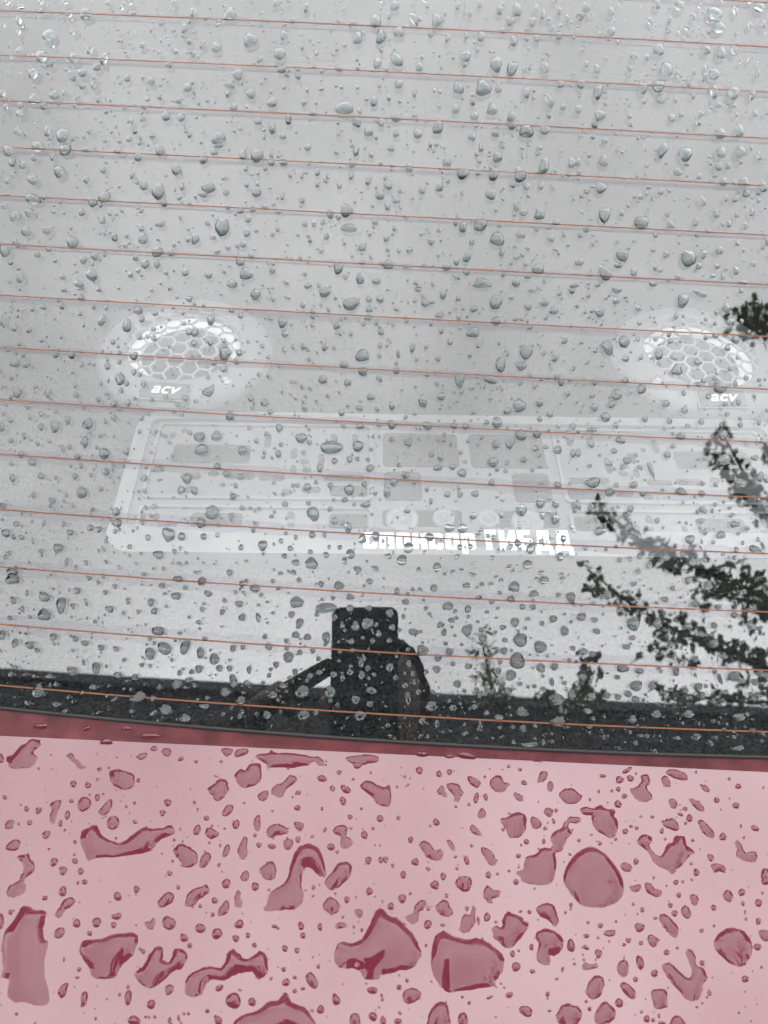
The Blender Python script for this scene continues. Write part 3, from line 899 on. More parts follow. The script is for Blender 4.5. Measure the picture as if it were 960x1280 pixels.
# ------------------------------------------------------------------ rain
# where each drop lies, noted per patch of the picture: patch origin, then x,y,width,height[,turn] in quarter pixels
GLASS = {
(0,0): "430,70,64,60 245,178,64,66 209,284,62,66 165,368,52,60,-20 313,678,72,68 273,475,54,50 170,495,54,54 92,103,34,46 372,290,50,58 518,293,44,64 452,245,38,56,10 97,252,36,36,-20 365,160,32,26,-30 410,362,46,46 483,335,42,40 340,347,40,28 347,70,36,34 208,57,28,28 93,160,22,34 712,227,34,34,-30 757,405,34,50,-15 636,390,32,40 922,140,42,50 937,437,46,46 947,207,34,36 947,262,36,30 845,322,36,36 830,580,42,54 905,585,42,44 652,607,36,30 717,592,26,44,30 762,678,34,34 645,695,28,34 450,655,34,34 100,568,40,36 90,655,38,44 238,655,34,60 250,322,38,30 470,427,40,38 412,430,34,34 476,388,36,24 490,495,24,36 388,490,30,34 325,460,28,40 797,262,26,26 877,258,28,28 800,485,28,30 890,502,32,38 738,497,24,22 808,118,34,26 867,154,22,24 758,150,18,26 670,68,24,24 565,55,20,24 540,15,30,30 600,205,34,26 590,150,20,24 330,8,36,30 205,10,26,30 38,12,30,30 103,33,40,28 608,38,28,24 652,12,28,28 797,72,20,20 870,12,30,30 955,50,24,40 12,470,34,40 28,535,24,36 103,525,30,34 220,530,36,40 365,390,34,38 715,388,22,30 185,712,50,24 530,560,22,24 240,365,20,24 840,405,18,16 740,447,20,20 805,425,18,20 642,460,18,20 505,607,20,20 930,655,20,26 703,692,16,30 525,705,26,22",
(240,0): "190,72,58,72,30 292,200,74,70 440,268,62,62 762,540,94,66 918,108,54,68 828,192,46,60 942,185,44,76 802,118,48,40 230,372,50,62,20 190,422,54,46 293,467,46,56 400,510,52,54 122,238,48,54 460,175,38,48 415,15,28,36 571,38,26,54 450,345,44,44 732,342,40,38 926,317,40,54,25 910,505,36,60 823,612,48,50 883,657,52,46 945,612,36,44 130,690,70,60 400,638,36,64,-10 482,597,30,58 453,680,40,36 330,605,42,40 210,535,40,34 605,565,38,34 338,298,28,38,30 55,222,34,50,25 183,468,34,40 562,510,30,34 530,380,28,36 622,268,22,26 550,237,24,28 706,272,22,24 762,228,26,26 460,435,22,28 576,450,20,26 648,446,30,22 748,437,20,22 720,430,16,20 838,553,20,34 937,428,24,26 947,252,22,28 68,92,28,24 92,40,18,20 213,655,20,20 367,390,20,22 520,660,18,18 730,670,24,24 363,687,16,26 12,162,24,26 5,60,32,48 5,215,26,44 5,270,24,36 345,126,24,18 90,162,16,14 125,128,18,18 65,578,18,20 730,615,18,22 360,155,20,16 733,105,20,20 300,12,22,20 22,587,18,18 945,5,30,16 795,700,18,22",
(480,0): "150,95,34,76,-25 265,102,54,72 665,52,46,72 75,160,54,54 63,298,54,80,-35 408,280,54,60 560,322,58,78 640,343,48,84,10 805,335,44,64,-20 497,440,84,78 372,440,50,66 630,105,44,48 742,108,36,52 578,50,34,50 486,182,40,50 648,205,40,54 540,547,52,60 710,462,46,54 826,502,44,76,-25 637,583,40,62,20 572,440,30,56 713,657,72,70 805,650,50,48 270,637,48,72,20 58,590,46,44 75,420,42,48 178,335,40,44 358,545,42,46 452,580,40,44 170,668,44,52 440,680,36,50 557,665,40,44 640,630,42,40 53,28,44,50 478,20,28,36 432,70,22,36 760,42,28,40 878,55,30,36 317,190,28,44 235,172,28,32 410,178,22,36 766,192,32,40 873,180,30,46 713,195,24,28 882,420,36,42 897,533,28,40 152,467,22,42 443,508,32,42 278,460,20,24 24,490,24,30 60,665,34,40 595,155,28,30 305,68,22,28 824,575,26,36 795,75,22,50,15 402,325,26,28 345,290,20,22 703,348,22,32 25,80,24,32 210,5,40,16 154,577,26,24 820,272,24,26 12,345,26,28 285,338,18,24 467,250,20,30 748,490,20,24 275,532,22,24 840,140,20,32 883,128,26,22 918,90,26,36 370,30,26,40,30 398,60,16,32 590,710,24,18 210,610,18,14 545,262,24,14 4,170,16,40",
(720,0): "692,68,72,72 715,137,62,62 518,30,52,54 405,20,40,50 415,247,56,62 452,347,66,72 725,265,54,62 787,467,60,70 690,457,42,66 690,370,54,60,-30 412,430,62,68,25 335,440,46,60,15 918,37,58,44 650,250,46,48 790,252,40,48 290,278,40,36 110,460,40,80 120,575,56,56 815,655,46,72,15 720,668,56,60 420,495,42,48 93,622,34,42 105,345,28,54 52,35,48,44 22,80,40,50 177,155,40,50 175,58,34,48 880,475,32,60,15 480,590,40,44 525,573,32,28 25,420,48,44 270,342,28,32 265,375,26,24 515,375,34,36 562,412,30,44 592,360,24,32 585,82,32,36 370,105,30,40 465,150,24,44 470,100,24,40 620,28,22,30 640,385,26,48,20 785,527,40,28 712,525,32,32 625,570,28,32 610,612,28,44 355,288,30,32 52,320,22,36 32,250,22,30 268,582,28,26 265,525,20,26 340,508,28,28 498,500,22,28 870,125,28,36 935,120,32,40 797,55,26,46 908,370,22,42,20 585,478,30,36 895,568,28,34 12,545,34,42 145,705,34,30 85,683,28,26 118,168,20,26 187,105,22,20 520,150,22,28 585,150,20,26 620,150,14,28 660,160,20,26 575,270,20,20 655,328,18,32 865,300,12,40,15 310,692,20,20 950,565,20,28",
(0,180): "45,35,60,54 190,12,64,56 325,28,64,60 163,178,54,48,25 295,138,54,64,-20 63,90,42,48 165,275,80,50,15 522,265,62,60 462,290,42,60,-20 790,237,68,78 880,125,46,60 798,32,44,60 690,65,38,48 363,492,62,56 78,362,56,50,-15 145,342,48,44 130,437,52,46 236,432,46,42 25,535,58,56 458,655,56,58 100,665,36,68 418,580,38,42 474,560,40,44 715,475,44,58 573,468,36,40 803,400,54,34,-15 787,540,60,50,-20 858,545,32,38 727,600,42,46 785,600,30,46 952,470,34,54 720,208,40,48 660,157,28,40,20 515,128,34,40 427,28,34,32 588,35,38,32 513,383,34,38 707,422,30,36 925,642,32,40 395,700,50,36 243,525,30,28 187,553,34,32 72,488,28,34 410,340,34,44 430,178,34,36 895,270,30,24 910,215,24,38 820,298,32,36 680,570,28,32 653,655,28,28 628,510,30,24 312,665,32,30 523,447,20,28 548,348,24,22 582,350,20,22 635,460,24,26 690,635,26,24 830,645,22,26 25,310,26,36 52,590,30,32 170,68,32,34 260,65,26,36 115,105,38,40 40,185,32,34 902,370,18,24 948,298,20,18 870,632,14,22 875,232,16,20 40,253,18,18",
(240,180): "325,57,64,70 80,218,70,60,15 55,250,48,36 255,55,40,52,-10 57,75,46,50 397,92,38,34 457,92,40,38,-20 322,240,52,52 150,415,76,86 15,475,40,56 772,332,64,64 785,420,80,44,-5 730,620,46,60 270,650,66,60 200,700,54,44 240,590,42,42 940,255,46,50 820,35,32,50 800,100,38,40 882,183,30,50,20 578,15,40,36 840,672,40,60 923,685,44,36 850,518,36,42 672,460,28,38 627,140,26,42 628,200,30,32 795,158,26,44 550,282,30,34 275,445,34,40 280,375,34,36 242,333,32,34 304,326,32,32 257,503,34,32 295,560,28,30 690,350,34,46,-20 563,398,28,34 610,398,26,34 653,390,20,34 737,207,26,32 168,242,30,34 273,204,26,30 915,390,34,32 435,338,26,26 365,315,40,22 402,632,32,32 82,655,40,36 126,537,36,28 105,467,28,26 590,482,24,26 648,535,24,26 453,260,18,46,10 580,708,44,30 110,40,38,34 135,5,50,30 895,55,26,28 865,20,18,20 722,40,24,28 893,565,16,32,-30 850,593,26,24 768,665,26,26 472,692,32,26 180,518,30,26 428,427,24,28 490,155,22,28 548,160,20,30 678,160,18,30,-15 585,95,20,22 300,150,22,20 267,122,26,32 955,595,26,30 815,290,18,20 903,310,22,18 390,218,18,18 160,638,22,26 890,452,20,20",
(480,180): "393,145,62,62 547,150,48,72 680,155,58,76 535,250,56,54,-30 800,110,48,86,12 482,405,60,70,25 567,475,70,72 778,350,50,64,15 490,697,84,56 770,625,60,54 415,562,40,64,20 568,65,50,56 315,90,44,50 125,118,40,44 20,205,44,50 278,215,42,48 683,452,46,44 395,415,38,58 662,312,36,44 697,343,40,36 645,200,34,42 713,212,36,36 835,472,44,38,20 860,390,38,38 22,605,48,50 235,485,36,42 312,612,40,46 362,585,34,42 413,637,34,40 115,615,46,20 660,692,44,46 62,283,38,32 190,230,36,38 18,312,32,40 940,95,42,46 785,207,30,40 487,18,30,42 590,10,32,36 777,20,36,26 35,22,38,34 440,485,32,36 590,543,28,42,15 663,565,34,28 707,600,26,28 720,663,34,26 845,218,20,40,-30 890,160,26,24 127,530,34,30 275,430,26,26 52,422,24,30 12,470,34,36 392,242,20,30 470,145,22,30 475,85,24,28 368,665,32,28 597,652,22,28 805,680,18,40 945,705,34,34 262,5,28,20 900,450,22,34 80,237,22,20 820,420,32,16 763,427,26,22 40,108,24,22 560,330,20,22 575,410,24,18 652,355,22,18 920,505,22,24 198,605,26,18 175,712,34,18 527,40,18,18 655,512,20,24",
(720,180): "547,50,70,74 725,42,50,58 822,40,56,58 435,30,46,80,25 138,85,46,60 123,218,54,58 143,355,56,80,15 328,392,74,68 233,555,66,60,15 145,645,60,76,-30 563,572,72,90 510,140,48,40 712,110,40,50 838,193,52,54 738,190,46,46 937,215,40,52 853,248,44,40 632,287,36,50,-15 475,405,42,40 702,350,36,42 637,553,34,44 718,532,42,42 17,590,50,36 290,640,36,44 210,607,44,30 385,700,40,30 452,553,32,36 800,635,34,38 600,390,26,42 750,272,28,32 795,275,30,36 423,238,34,34 617,162,26,34 12,90,28,40 762,110,30,36 820,90,28,28 915,60,22,50 52,237,30,30 230,347,24,32 880,343,30,34 765,402,28,32 845,410,26,34 805,355,26,28 50,430,28,30 457,352,24,30 322,265,26,28 382,270,18,30 750,625,18,30 735,665,22,34 705,612,32,26 615,612,30,34 685,660,26,20 510,665,30,26 397,622,24,30 385,533,26,22 885,600,24,30 835,693,44,24 805,498,24,28 955,490,22,36 230,42,26,22 65,57,22,26 108,703,30,26 210,710,36,20 83,500,20,28 396,457,22,24 263,308,26,22 355,112,24,18 205,488,18,28 460,680,20,20 75,378,26,12 5,705,20,26",
(0,360): "635,188,46,70 600,455,50,64,-10 670,340,44,44 510,160,40,60,25 690,112,46,44 73,373,54,52 133,380,40,40 85,520,50,54 275,692,46,60,15 440,680,50,60,20 339,660,28,54 240,528,36,42 278,332,38,36 358,335,38,38 70,195,28,50 145,205,30,44 405,48,36,36 216,95,40,24,10 310,90,30,38 8,160,30,60 537,390,34,40 570,578,36,36 640,575,32,36,20 490,557,28,34 718,480,28,38 670,420,26,36 698,245,24,36 768,250,28,38 710,158,30,32 775,128,36,22 565,270,28,28 400,128,26,28 208,263,28,24 95,275,26,30 40,308,26,26 945,218,36,40 945,55,34,30 828,545,24,30 925,550,34,34 890,585,30,22 705,650,32,30 570,650,32,34 208,630,34,26 205,695,34,36 10,695,28,50 380,535,30,32 373,487,26,28 408,382,26,32 538,525,24,34 605,513,28,28 595,368,28,28 178,495,32,22,-20 25,492,24,18 137,595,28,24 148,645,22,28 525,668,22,26 420,595,24,22 320,10,30,28 405,5,40,16 495,8,30,24 920,178,24,24 845,157,18,18 597,325,24,24 540,462,20,28 503,477,22,28 305,243,20,24 235,240,18,16 275,155,20,16 757,10,20,22 885,45,18,22 865,100,22,18 530,62,22,16 235,440,18,18",
(240,360): "318,32,48,60,10 663,22,56,52 795,80,88,60 95,158,40,60,10 165,325,62,66 852,338,66,64 655,457,46,46 855,418,46,46 760,380,44,40 362,573,40,40 82,517,62,50,-20 190,640,44,48 452,170,48,56,20 465,228,36,38 724,185,36,46 557,290,34,36 664,292,30,46,20 777,473,36,38 748,623,32,38 893,545,46,34 838,600,40,28 562,597,28,38 940,55,40,40 887,107,38,32 880,150,36,32 945,218,32,38 553,85,28,34 575,8,36,30 13,220,34,48 92,270,30,42 236,323,38,36 242,138,30,32 198,112,28,26 160,405,40,34,-20 295,553,32,34 392,620,30,30 436,700,34,44 840,690,40,36 125,712,46,30 935,450,24,48,-30 477,47,40,18 404,55,24,30 717,50,20,28 683,107,24,26 886,55,32,36 940,287,26,28 937,337,26,28 393,152,26,26 460,307,22,32 710,297,24,24,20 740,228,20,22 795,230,24,24 497,182,18,18 518,468,22,24 452,517,22,28 570,537,24,28 493,530,14,14 384,440,22,32 334,430,22,28 80,443,22,30 110,377,26,26 10,275,30,36 303,598,22,20 925,605,24,24 780,587,24,18 285,700,20,24 720,465,16,18 645,80,18,28 937,685,28,24 353,290,24,26 143,30,22,18",
(480,360): "560,70,66,68 709,318,66,74,-20 583,382,50,78,10 445,222,62,54,-35 380,458,46,74 535,458,66,44,15 685,390,54,44,15 677,588,66,66,30 565,672,54,56 193,565,40,68,-8 487,8,80,40 217,688,48,44 40,682,44,46 207,75,44,40 279,135,48,32 803,72,44,44 850,112,48,42 720,90,36,44 449,103,38,42 560,165,46,44 294,30,34,54 143,298,26,56,15 286,543,38,44 617,613,38,42 855,347,42,44,20 903,263,32,36 885,472,32,36 865,440,32,28 776,572,36,48 830,632,34,34 778,655,28,30 350,690,34,32 409,690,34,34 512,672,28,28 270,350,30,34,-15 800,320,26,36,20 474,285,30,30 330,268,28,34 657,153,34,26 637,45,30,28 388,518,24,36 439,497,32,28 429,333,24,28 62,412,28,40 40,590,32,42 72,325,20,44,-15 210,293,24,30 285,212,24,36 755,488,30,30 727,195,28,32 916,530,30,30 878,27,26,28 810,148,24,28 374,145,22,34 738,10,34,24 372,48,26,40 620,327,16,32 448,620,28,20 533,552,20,24 940,12,34,36 47,183,22,26 154,630,26,16 155,62,26,24 380,200,22,20 947,400,22,28 170,8,36,24 590,508,20,18 688,710,44,22 765,710,44,24 235,180,20,22 395,102,22,20 365,567,18,16 730,437,20,22 945,690,28,40",
(720,360): "535,62,58,72,10 718,495,66,66 240,268,54,66,8 157,298,50,84,-25 118,120,50,54 203,533,56,54 328,503,48,54 180,580,40,40 415,332,44,54 147,645,52,48 752,100,44,50 770,170,50,34,-30 505,412,54,54 205,8,56,36 92,597,40,44 798,258,40,42 450,577,40,40 543,610,36,38 202,63,36,38 248,353,36,36 610,370,40,34 630,30,50,36,15 345,655,34,32 467,663,28,40 488,348,38,26,20 757,300,30,38 697,238,32,28 472,265,32,26 660,540,24,32 540,525,26,30 745,580,28,28 812,572,28,34 755,630,26,28 627,668,32,34 95,470,32,36 247,460,32,34 95,310,26,32 133,382,26,28 80,538,32,28 500,140,24,40 313,100,28,36 318,175,28,26 797,478,26,30 770,403,26,30 808,347,24,26 640,463,30,26 648,250,24,22 80,710,50,30 198,687,28,36 560,688,30,20 822,685,28,30 915,675,24,26 310,255,22,30 520,265,20,22 270,520,26,26 60,370,22,22 695,178,22,24 488,195,24,16 63,40,22,24 248,45,22,22 150,50,22,22 65,145,22,18 5,88,22,28",
(0,540): "520,107,54,60 408,303,54,60,-20 162,150,46,42 422,48,40,60,15 528,200,44,40 843,512,66,72 908,523,38,46 935,233,46,54,25 905,290,38,42 580,400,40,48,20 585,455,50,44 792,613,52,44,20 720,232,42,32,-30 630,97,36,38 107,112,30,42 205,220,36,36 62,230,28,42 260,343,34,38 350,503,40,32 740,528,28,34 453,480,34,36 495,487,38,30,-25 388,123,34,32 220,455,22,40,15 170,315,30,34 373,222,32,34 290,580,56,44,-10 30,505,50,40,30 57,160,28,20 55,42,28,30 120,20,22,36 315,83,22,44 502,285,26,28 82,460,34,30 333,650,24,44,20 30,625,26,28 430,655,22,32 205,597,26,26 872,597,26,28 722,295,24,26 648,574,26,26 60,700,60,40 895,660,26,22 702,607,20,20 617,172,20,20 280,228,22,22 453,215,24,24 500,18,24,22 575,497,24,24 530,545,20,26 318,460,26,28 320,348,26,24 245,45,22,24 15,367,36,32 165,545,14,36 680,658,16,18 520,592,16,16",
(240,540): "48,90,68,56 100,402,66,72 605,408,64,70 697,77,116,62,-8 597,657,64,58 546,30,58,50 830,70,56,56 253,93,48,46 785,287,50,54 353,567,46,56,10 38,25,52,54 122,20,52,52 792,610,44,52 575,275,38,40 780,477,38,56 852,535,40,50 918,520,40,46 868,360,50,40,-20 713,445,40,36 205,322,38,38 45,455,46,52 127,172,36,34 890,180,46,36,-15 638,180,26,48,-10 827,690,40,40 915,682,40,26,35 518,652,38,36 172,210,36,36 240,225,28,36 600,515,34,34 432,110,32,38 788,137,32,34 713,145,32,32 188,705,32,40 692,268,28,34 862,260,28,34 763,338,34,28,-30 464,360,32,30 195,425,26,44,15 12,293,34,46 58,523,34,34 245,577,26,34,20 670,615,32,32 763,643,24,40 492,582,32,28 915,308,26,20 690,385,30,26,-20 620,250,22,24 505,268,20,26 413,307,26,14,40 292,380,22,20 335,383,22,24 462,620,28,28 442,708,28,22 445,545,26,26 518,527,22,26 738,577,26,26 282,230,22,18 155,263,22,22 20,702,30,20 373,10,28,26 362,100,20,28 413,400,20,20 127,515,24,26 850,308,18,18 685,575,20,22 955,300,20,40",
(480,540): "685,15,58,56 765,10,46,40 545,150,56,52 630,58,42,54,15 560,62,44,42 868,90,44,44 687,390,54,60 390,205,44,46 122,578,54,52 90,640,52,52 228,525,48,42 325,480,52,40 393,483,50,46 718,663,48,46 735,580,40,66,25 857,435,46,54,20 782,357,46,50 455,307,38,40 270,178,50,34 868,265,36,40,-30 122,52,42,42 265,675,40,48 15,300,36,56 48,252,38,38 107,213,38,40 858,362,38,40 538,253,34,34 880,622,38,44,20 897,533,32,36 668,555,36,36 760,80,36,34 238,107,30,38 283,128,30,38 343,175,32,32 317,310,34,36 380,310,28,38 445,420,34,34 115,392,36,30 700,138,32,34 793,420,32,34 775,112,28,30 235,345,20,36 213,287,24,26 38,37,32,26 420,45,24,22 808,75,26,24 364,622,34,22,-25 343,700,26,28 388,692,26,24 950,370,24,50 945,107,28,44 565,187,26,22 615,152,24,26 740,190,24,22 25,620,26,30 378,575,30,28 432,573,26,28 445,712,40,20 485,488,28,20 288,537,18,18 384,103,24,24 335,57,22,24 780,168,22,22 470,65,20,20 785,255,22,20",
(720,540): "85,252,78,52 740,140,66,56 525,20,48,44 526,298,60,40,25 168,300,46,48 120,495,58,44,-10 375,190,24,90,-20 570,537,50,46 222,40,52,38 255,142,44,40 457,113,36,40 288,265,44,36 822,255,70,40,15 923,225,36,56 450,622,46,48 725,515,50,40,-20 890,583,54,36,20 795,462,52,32 635,390,50,32,35 75,60,36,40 272,385,34,38 585,650,38,44 10,365,30,60 800,590,24,36 895,130,40,30 645,500,28,34 627,445,30,32 405,443,28,30 190,95,32,30 220,640,28,26 320,622,30,32 270,635,28,30 365,668,30,36 375,620,30,34 735,15,52,48 628,308,34,34 698,265,26,26 940,360,40,46 780,415,34,22,-25 855,482,26,26 75,378,32,34 10,105,30,44 230,180,26,22 170,158,28,28 320,178,28,28 333,310,30,28 95,430,24,30 47,580,26,26 310,700,30,28 55,655,24,34 695,362,22,26 737,350,18,20 685,552,22,22 633,258,28,22 833,555,20,22 300,115,20,24 790,630,22,24 830,650,20,18 530,610,24,24 345,240,18,16 432,290,20,20 150,588,22,20",
(0,720): "62,15,70,56 220,195,64,62 220,105,58,50 305,145,50,84,15 822,362,72,62,20 790,275,66,46 925,355,50,72,20 750,388,48,66,-20 880,100,52,40 890,15,52,34 12,295,36,54 150,345,48,44 75,335,32,50,20 385,75,32,38 67,122,30,42,-20 267,305,38,40 425,335,42,30 505,358,34,34 580,365,36,28,35 755,132,36,42 772,175,34,36 810,50,36,32 548,165,44,36 640,125,20,40 376,315,32,30 185,372,28,28 113,165,22,34 365,150,24,32 135,85,20,34 526,82,26,26 475,228,24,22 480,460,44,60 360,475,58,44 588,495,46,32 675,505,34,36 885,540,54,50 945,520,40,28 897,485,24,32 418,432,18,36 617,185,20,24 48,210,28,24 445,10,28,24 150,205,20,22 620,420,24,22 750,450,22,22 945,205,20,20 365,372,20,18 358,205,18,16 830,152,20,20 190,575,58,76 690,605,80,56 828,668,62,52 925,710,56,40 575,610,16,50,45 465,555,38,30,20 280,640,38,26 135,635,34,18,45 245,500,36,26,20 765,612,34,30 765,685,46,20,-25 72,455,40,20,20 410,583,24,24 52,490,24,30 795,555,26,26 325,675,30,18 170,500,20,20 125,492,18,18 340,605,18,18",
(240,720): "523,132,64,62 668,160,104,54,-8 482,405,54,56 110,415,48,58 734,47,50,46 671,308,40,62,-10 314,62,44,48 42,385,36,64,-8 35,465,38,44 205,525,38,68,-15 537,237,36,58,20 518,295,42,36 576,305,38,34 250,207,38,38 235,140,40,38 78,88,40,32 50,27,44,42 877,237,60,58 817,250,40,50 383,353,32,42 330,208,22,52 497,192,32,36 248,40,22,40 285,470,24,42 205,362,32,38 790,160,40,34 790,105,38,36 137,462,32,38 187,462,32,30 272,535,30,28 420,443,30,34 515,480,28,38 151,180,26,34 51,167,26,30 364,303,24,30 539,382,26,32 603,375,26,26 645,40,28,36 433,62,28,20,-30 887,28,34,36 886,160,30,30 933,288,30,38 713,207,28,34 797,327,38,30 903,325,26,28 847,495,34,44 845,435,30,48 790,480,36,32 753,510,28,32 897,572,56,34,15 857,410,26,40 878,460,28,30 637,482,34,24 590,500,30,30 551,578,66,66 690,580,58,60 818,618,46,44 456,550,32,28 403,595,46,36,-20 165,580,54,44,10 60,650,60,26,10 243,625,46,52 375,695,40,42 557,695,58,54 840,698,60,50 618,683,28,32 240,700,26,34,30 728,645,22,30 890,640,34,34 708,492,40,28 802,372,34,30 632,413,24,26 750,245,22,34 765,270,20,22 922,242,22,26 472,325,24,26 63,314,26,24 32,232,28,24 162,122,24,26 333,145,22,18 377,130,22,18 345,95,24,24 535,20,26,28 405,185,22,20 855,308,20,20 735,425,20,18 703,110,22,26 385,497,22,26 883,510,18,24 10,545,24,26 320,690,20,24 155,690,26,18",
(480,720): "683,320,68,70 667,425,74,84 652,57,58,58 192,372,56,54 417,270,52,60 782,355,64,60 655,232,42,50 635,497,50,56 903,275,42,52 935,108,44,60,-20 320,152,54,46,15 327,378,40,42 250,62,40,42 750,90,46,40 847,215,40,40 270,408,38,38 264,467,40,40 367,540,38,40 784,460,46,48 853,453,38,40 800,20,50,42 420,165,34,40 148,280,56,36,8 283,245,40,30,-20 600,375,34,42 635,115,36,40 495,312,42,44 28,457,40,42 30,185,40,42 40,257,34,34 108,130,34,36 423,452,38,32 300,282,26,40,15 338,222,34,28 413,48,38,32 65,75,28,40 540,128,28,30 693,155,30,30 745,155,30,30 595,257,30,30 500,450,26,44 478,595,30,36 620,575,40,36 572,475,30,34 120,610,34,66,-10 237,650,60,52 345,658,40,34 692,680,60,50 455,653,36,26 515,685,30,28 870,618,60,60,10 885,665,22,44 940,590,44,46 125,437,28,34 143,488,24,28 105,548,34,30 172,580,30,28 150,530,18,30 58,508,26,26 25,322,30,26 580,85,24,26 475,107,28,26 490,42,24,26 535,40,26,24 873,95,28,26 605,320,28,26 720,215,26,22 580,430,26,26 210,480,26,28 840,530,22,44 795,565,24,26 945,362,26,26 892,12,30,20 180,68,22,24 515,180,22,20 227,190,22,24 418,375,26,20 345,440,24,24 245,577,20,20 680,540,28,24 752,552,24,22 902,535,24,24 520,575,22,22 548,572,24,28",
(480,820): "192,325,40,40 265,338,28,40 480,348,32,62 696,362,38,40 580,357,30,20 872,328,78,56,-5 405,388,38,22,-20 182,400,28,18,-30 728,443,80,30,-5 18,347,28,24 575,308,44,34 840,427,30,18 333,375,22,16 645,355,22,20 757,350,24,22 592,405,22,18 52,413,20,14 465,410,18,14 545,410,14,14",
(720,720): "288,238,64,74 408,235,48,54 233,462,64,40,15 318,475,44,36 302,550,58,56 800,505,86,54,15 662,47,46,50,-20 597,140,38,36 710,155,36,30 28,205,46,46 40,378,38,36 82,390,36,32 92,220,34,30,20 104,277,38,30 252,355,40,30,20 500,475,34,54 565,250,40,36 692,335,50,44 690,248,34,36 610,553,44,38 260,590,36,38 298,617,44,34,15 210,605,34,36 157,597,34,36 632,597,30,34 925,490,44,38 875,172,44,26 873,245,36,54 445,118,36,34 290,40,34,26 382,548,40,46 690,625,30,28 720,515,22,60,-20 790,195,36,32 473,345,36,34 625,290,36,32 740,400,40,36 598,415,34,34 895,530,40,36 915,595,36,34 282,310,32,28 160,95,40,36 80,600,46,40 35,505,40,40 548,575,30,28 745,580,26,28 88,138,22,24 207,507,28,26 415,458,24,20 650,550,22,22 565,20,40,36 770,253,26,22 830,330,26,18 525,107,18,18 345,180,28,22 442,185,20,22 338,620,18,22 940,650,36,32 60,675,50,30 405,690,44,44,25 565,690,50,44,-15 820,705,60,40 285,715,44,40",
(720,820): "605,403,40,36,-20 510,410,36,20 815,460,66,26,-12 68,353,30,24 885,372,40,24 326,398,28,20 700,408,20,24,20 740,366,26,16 345,355,16,16 215,460,22,14 790,378,22,16 930,423,20,16,-25 690,325,22,18 615,338,16,24,20 395,475,24,20 160,400,16,14 425,425,14,16",
}
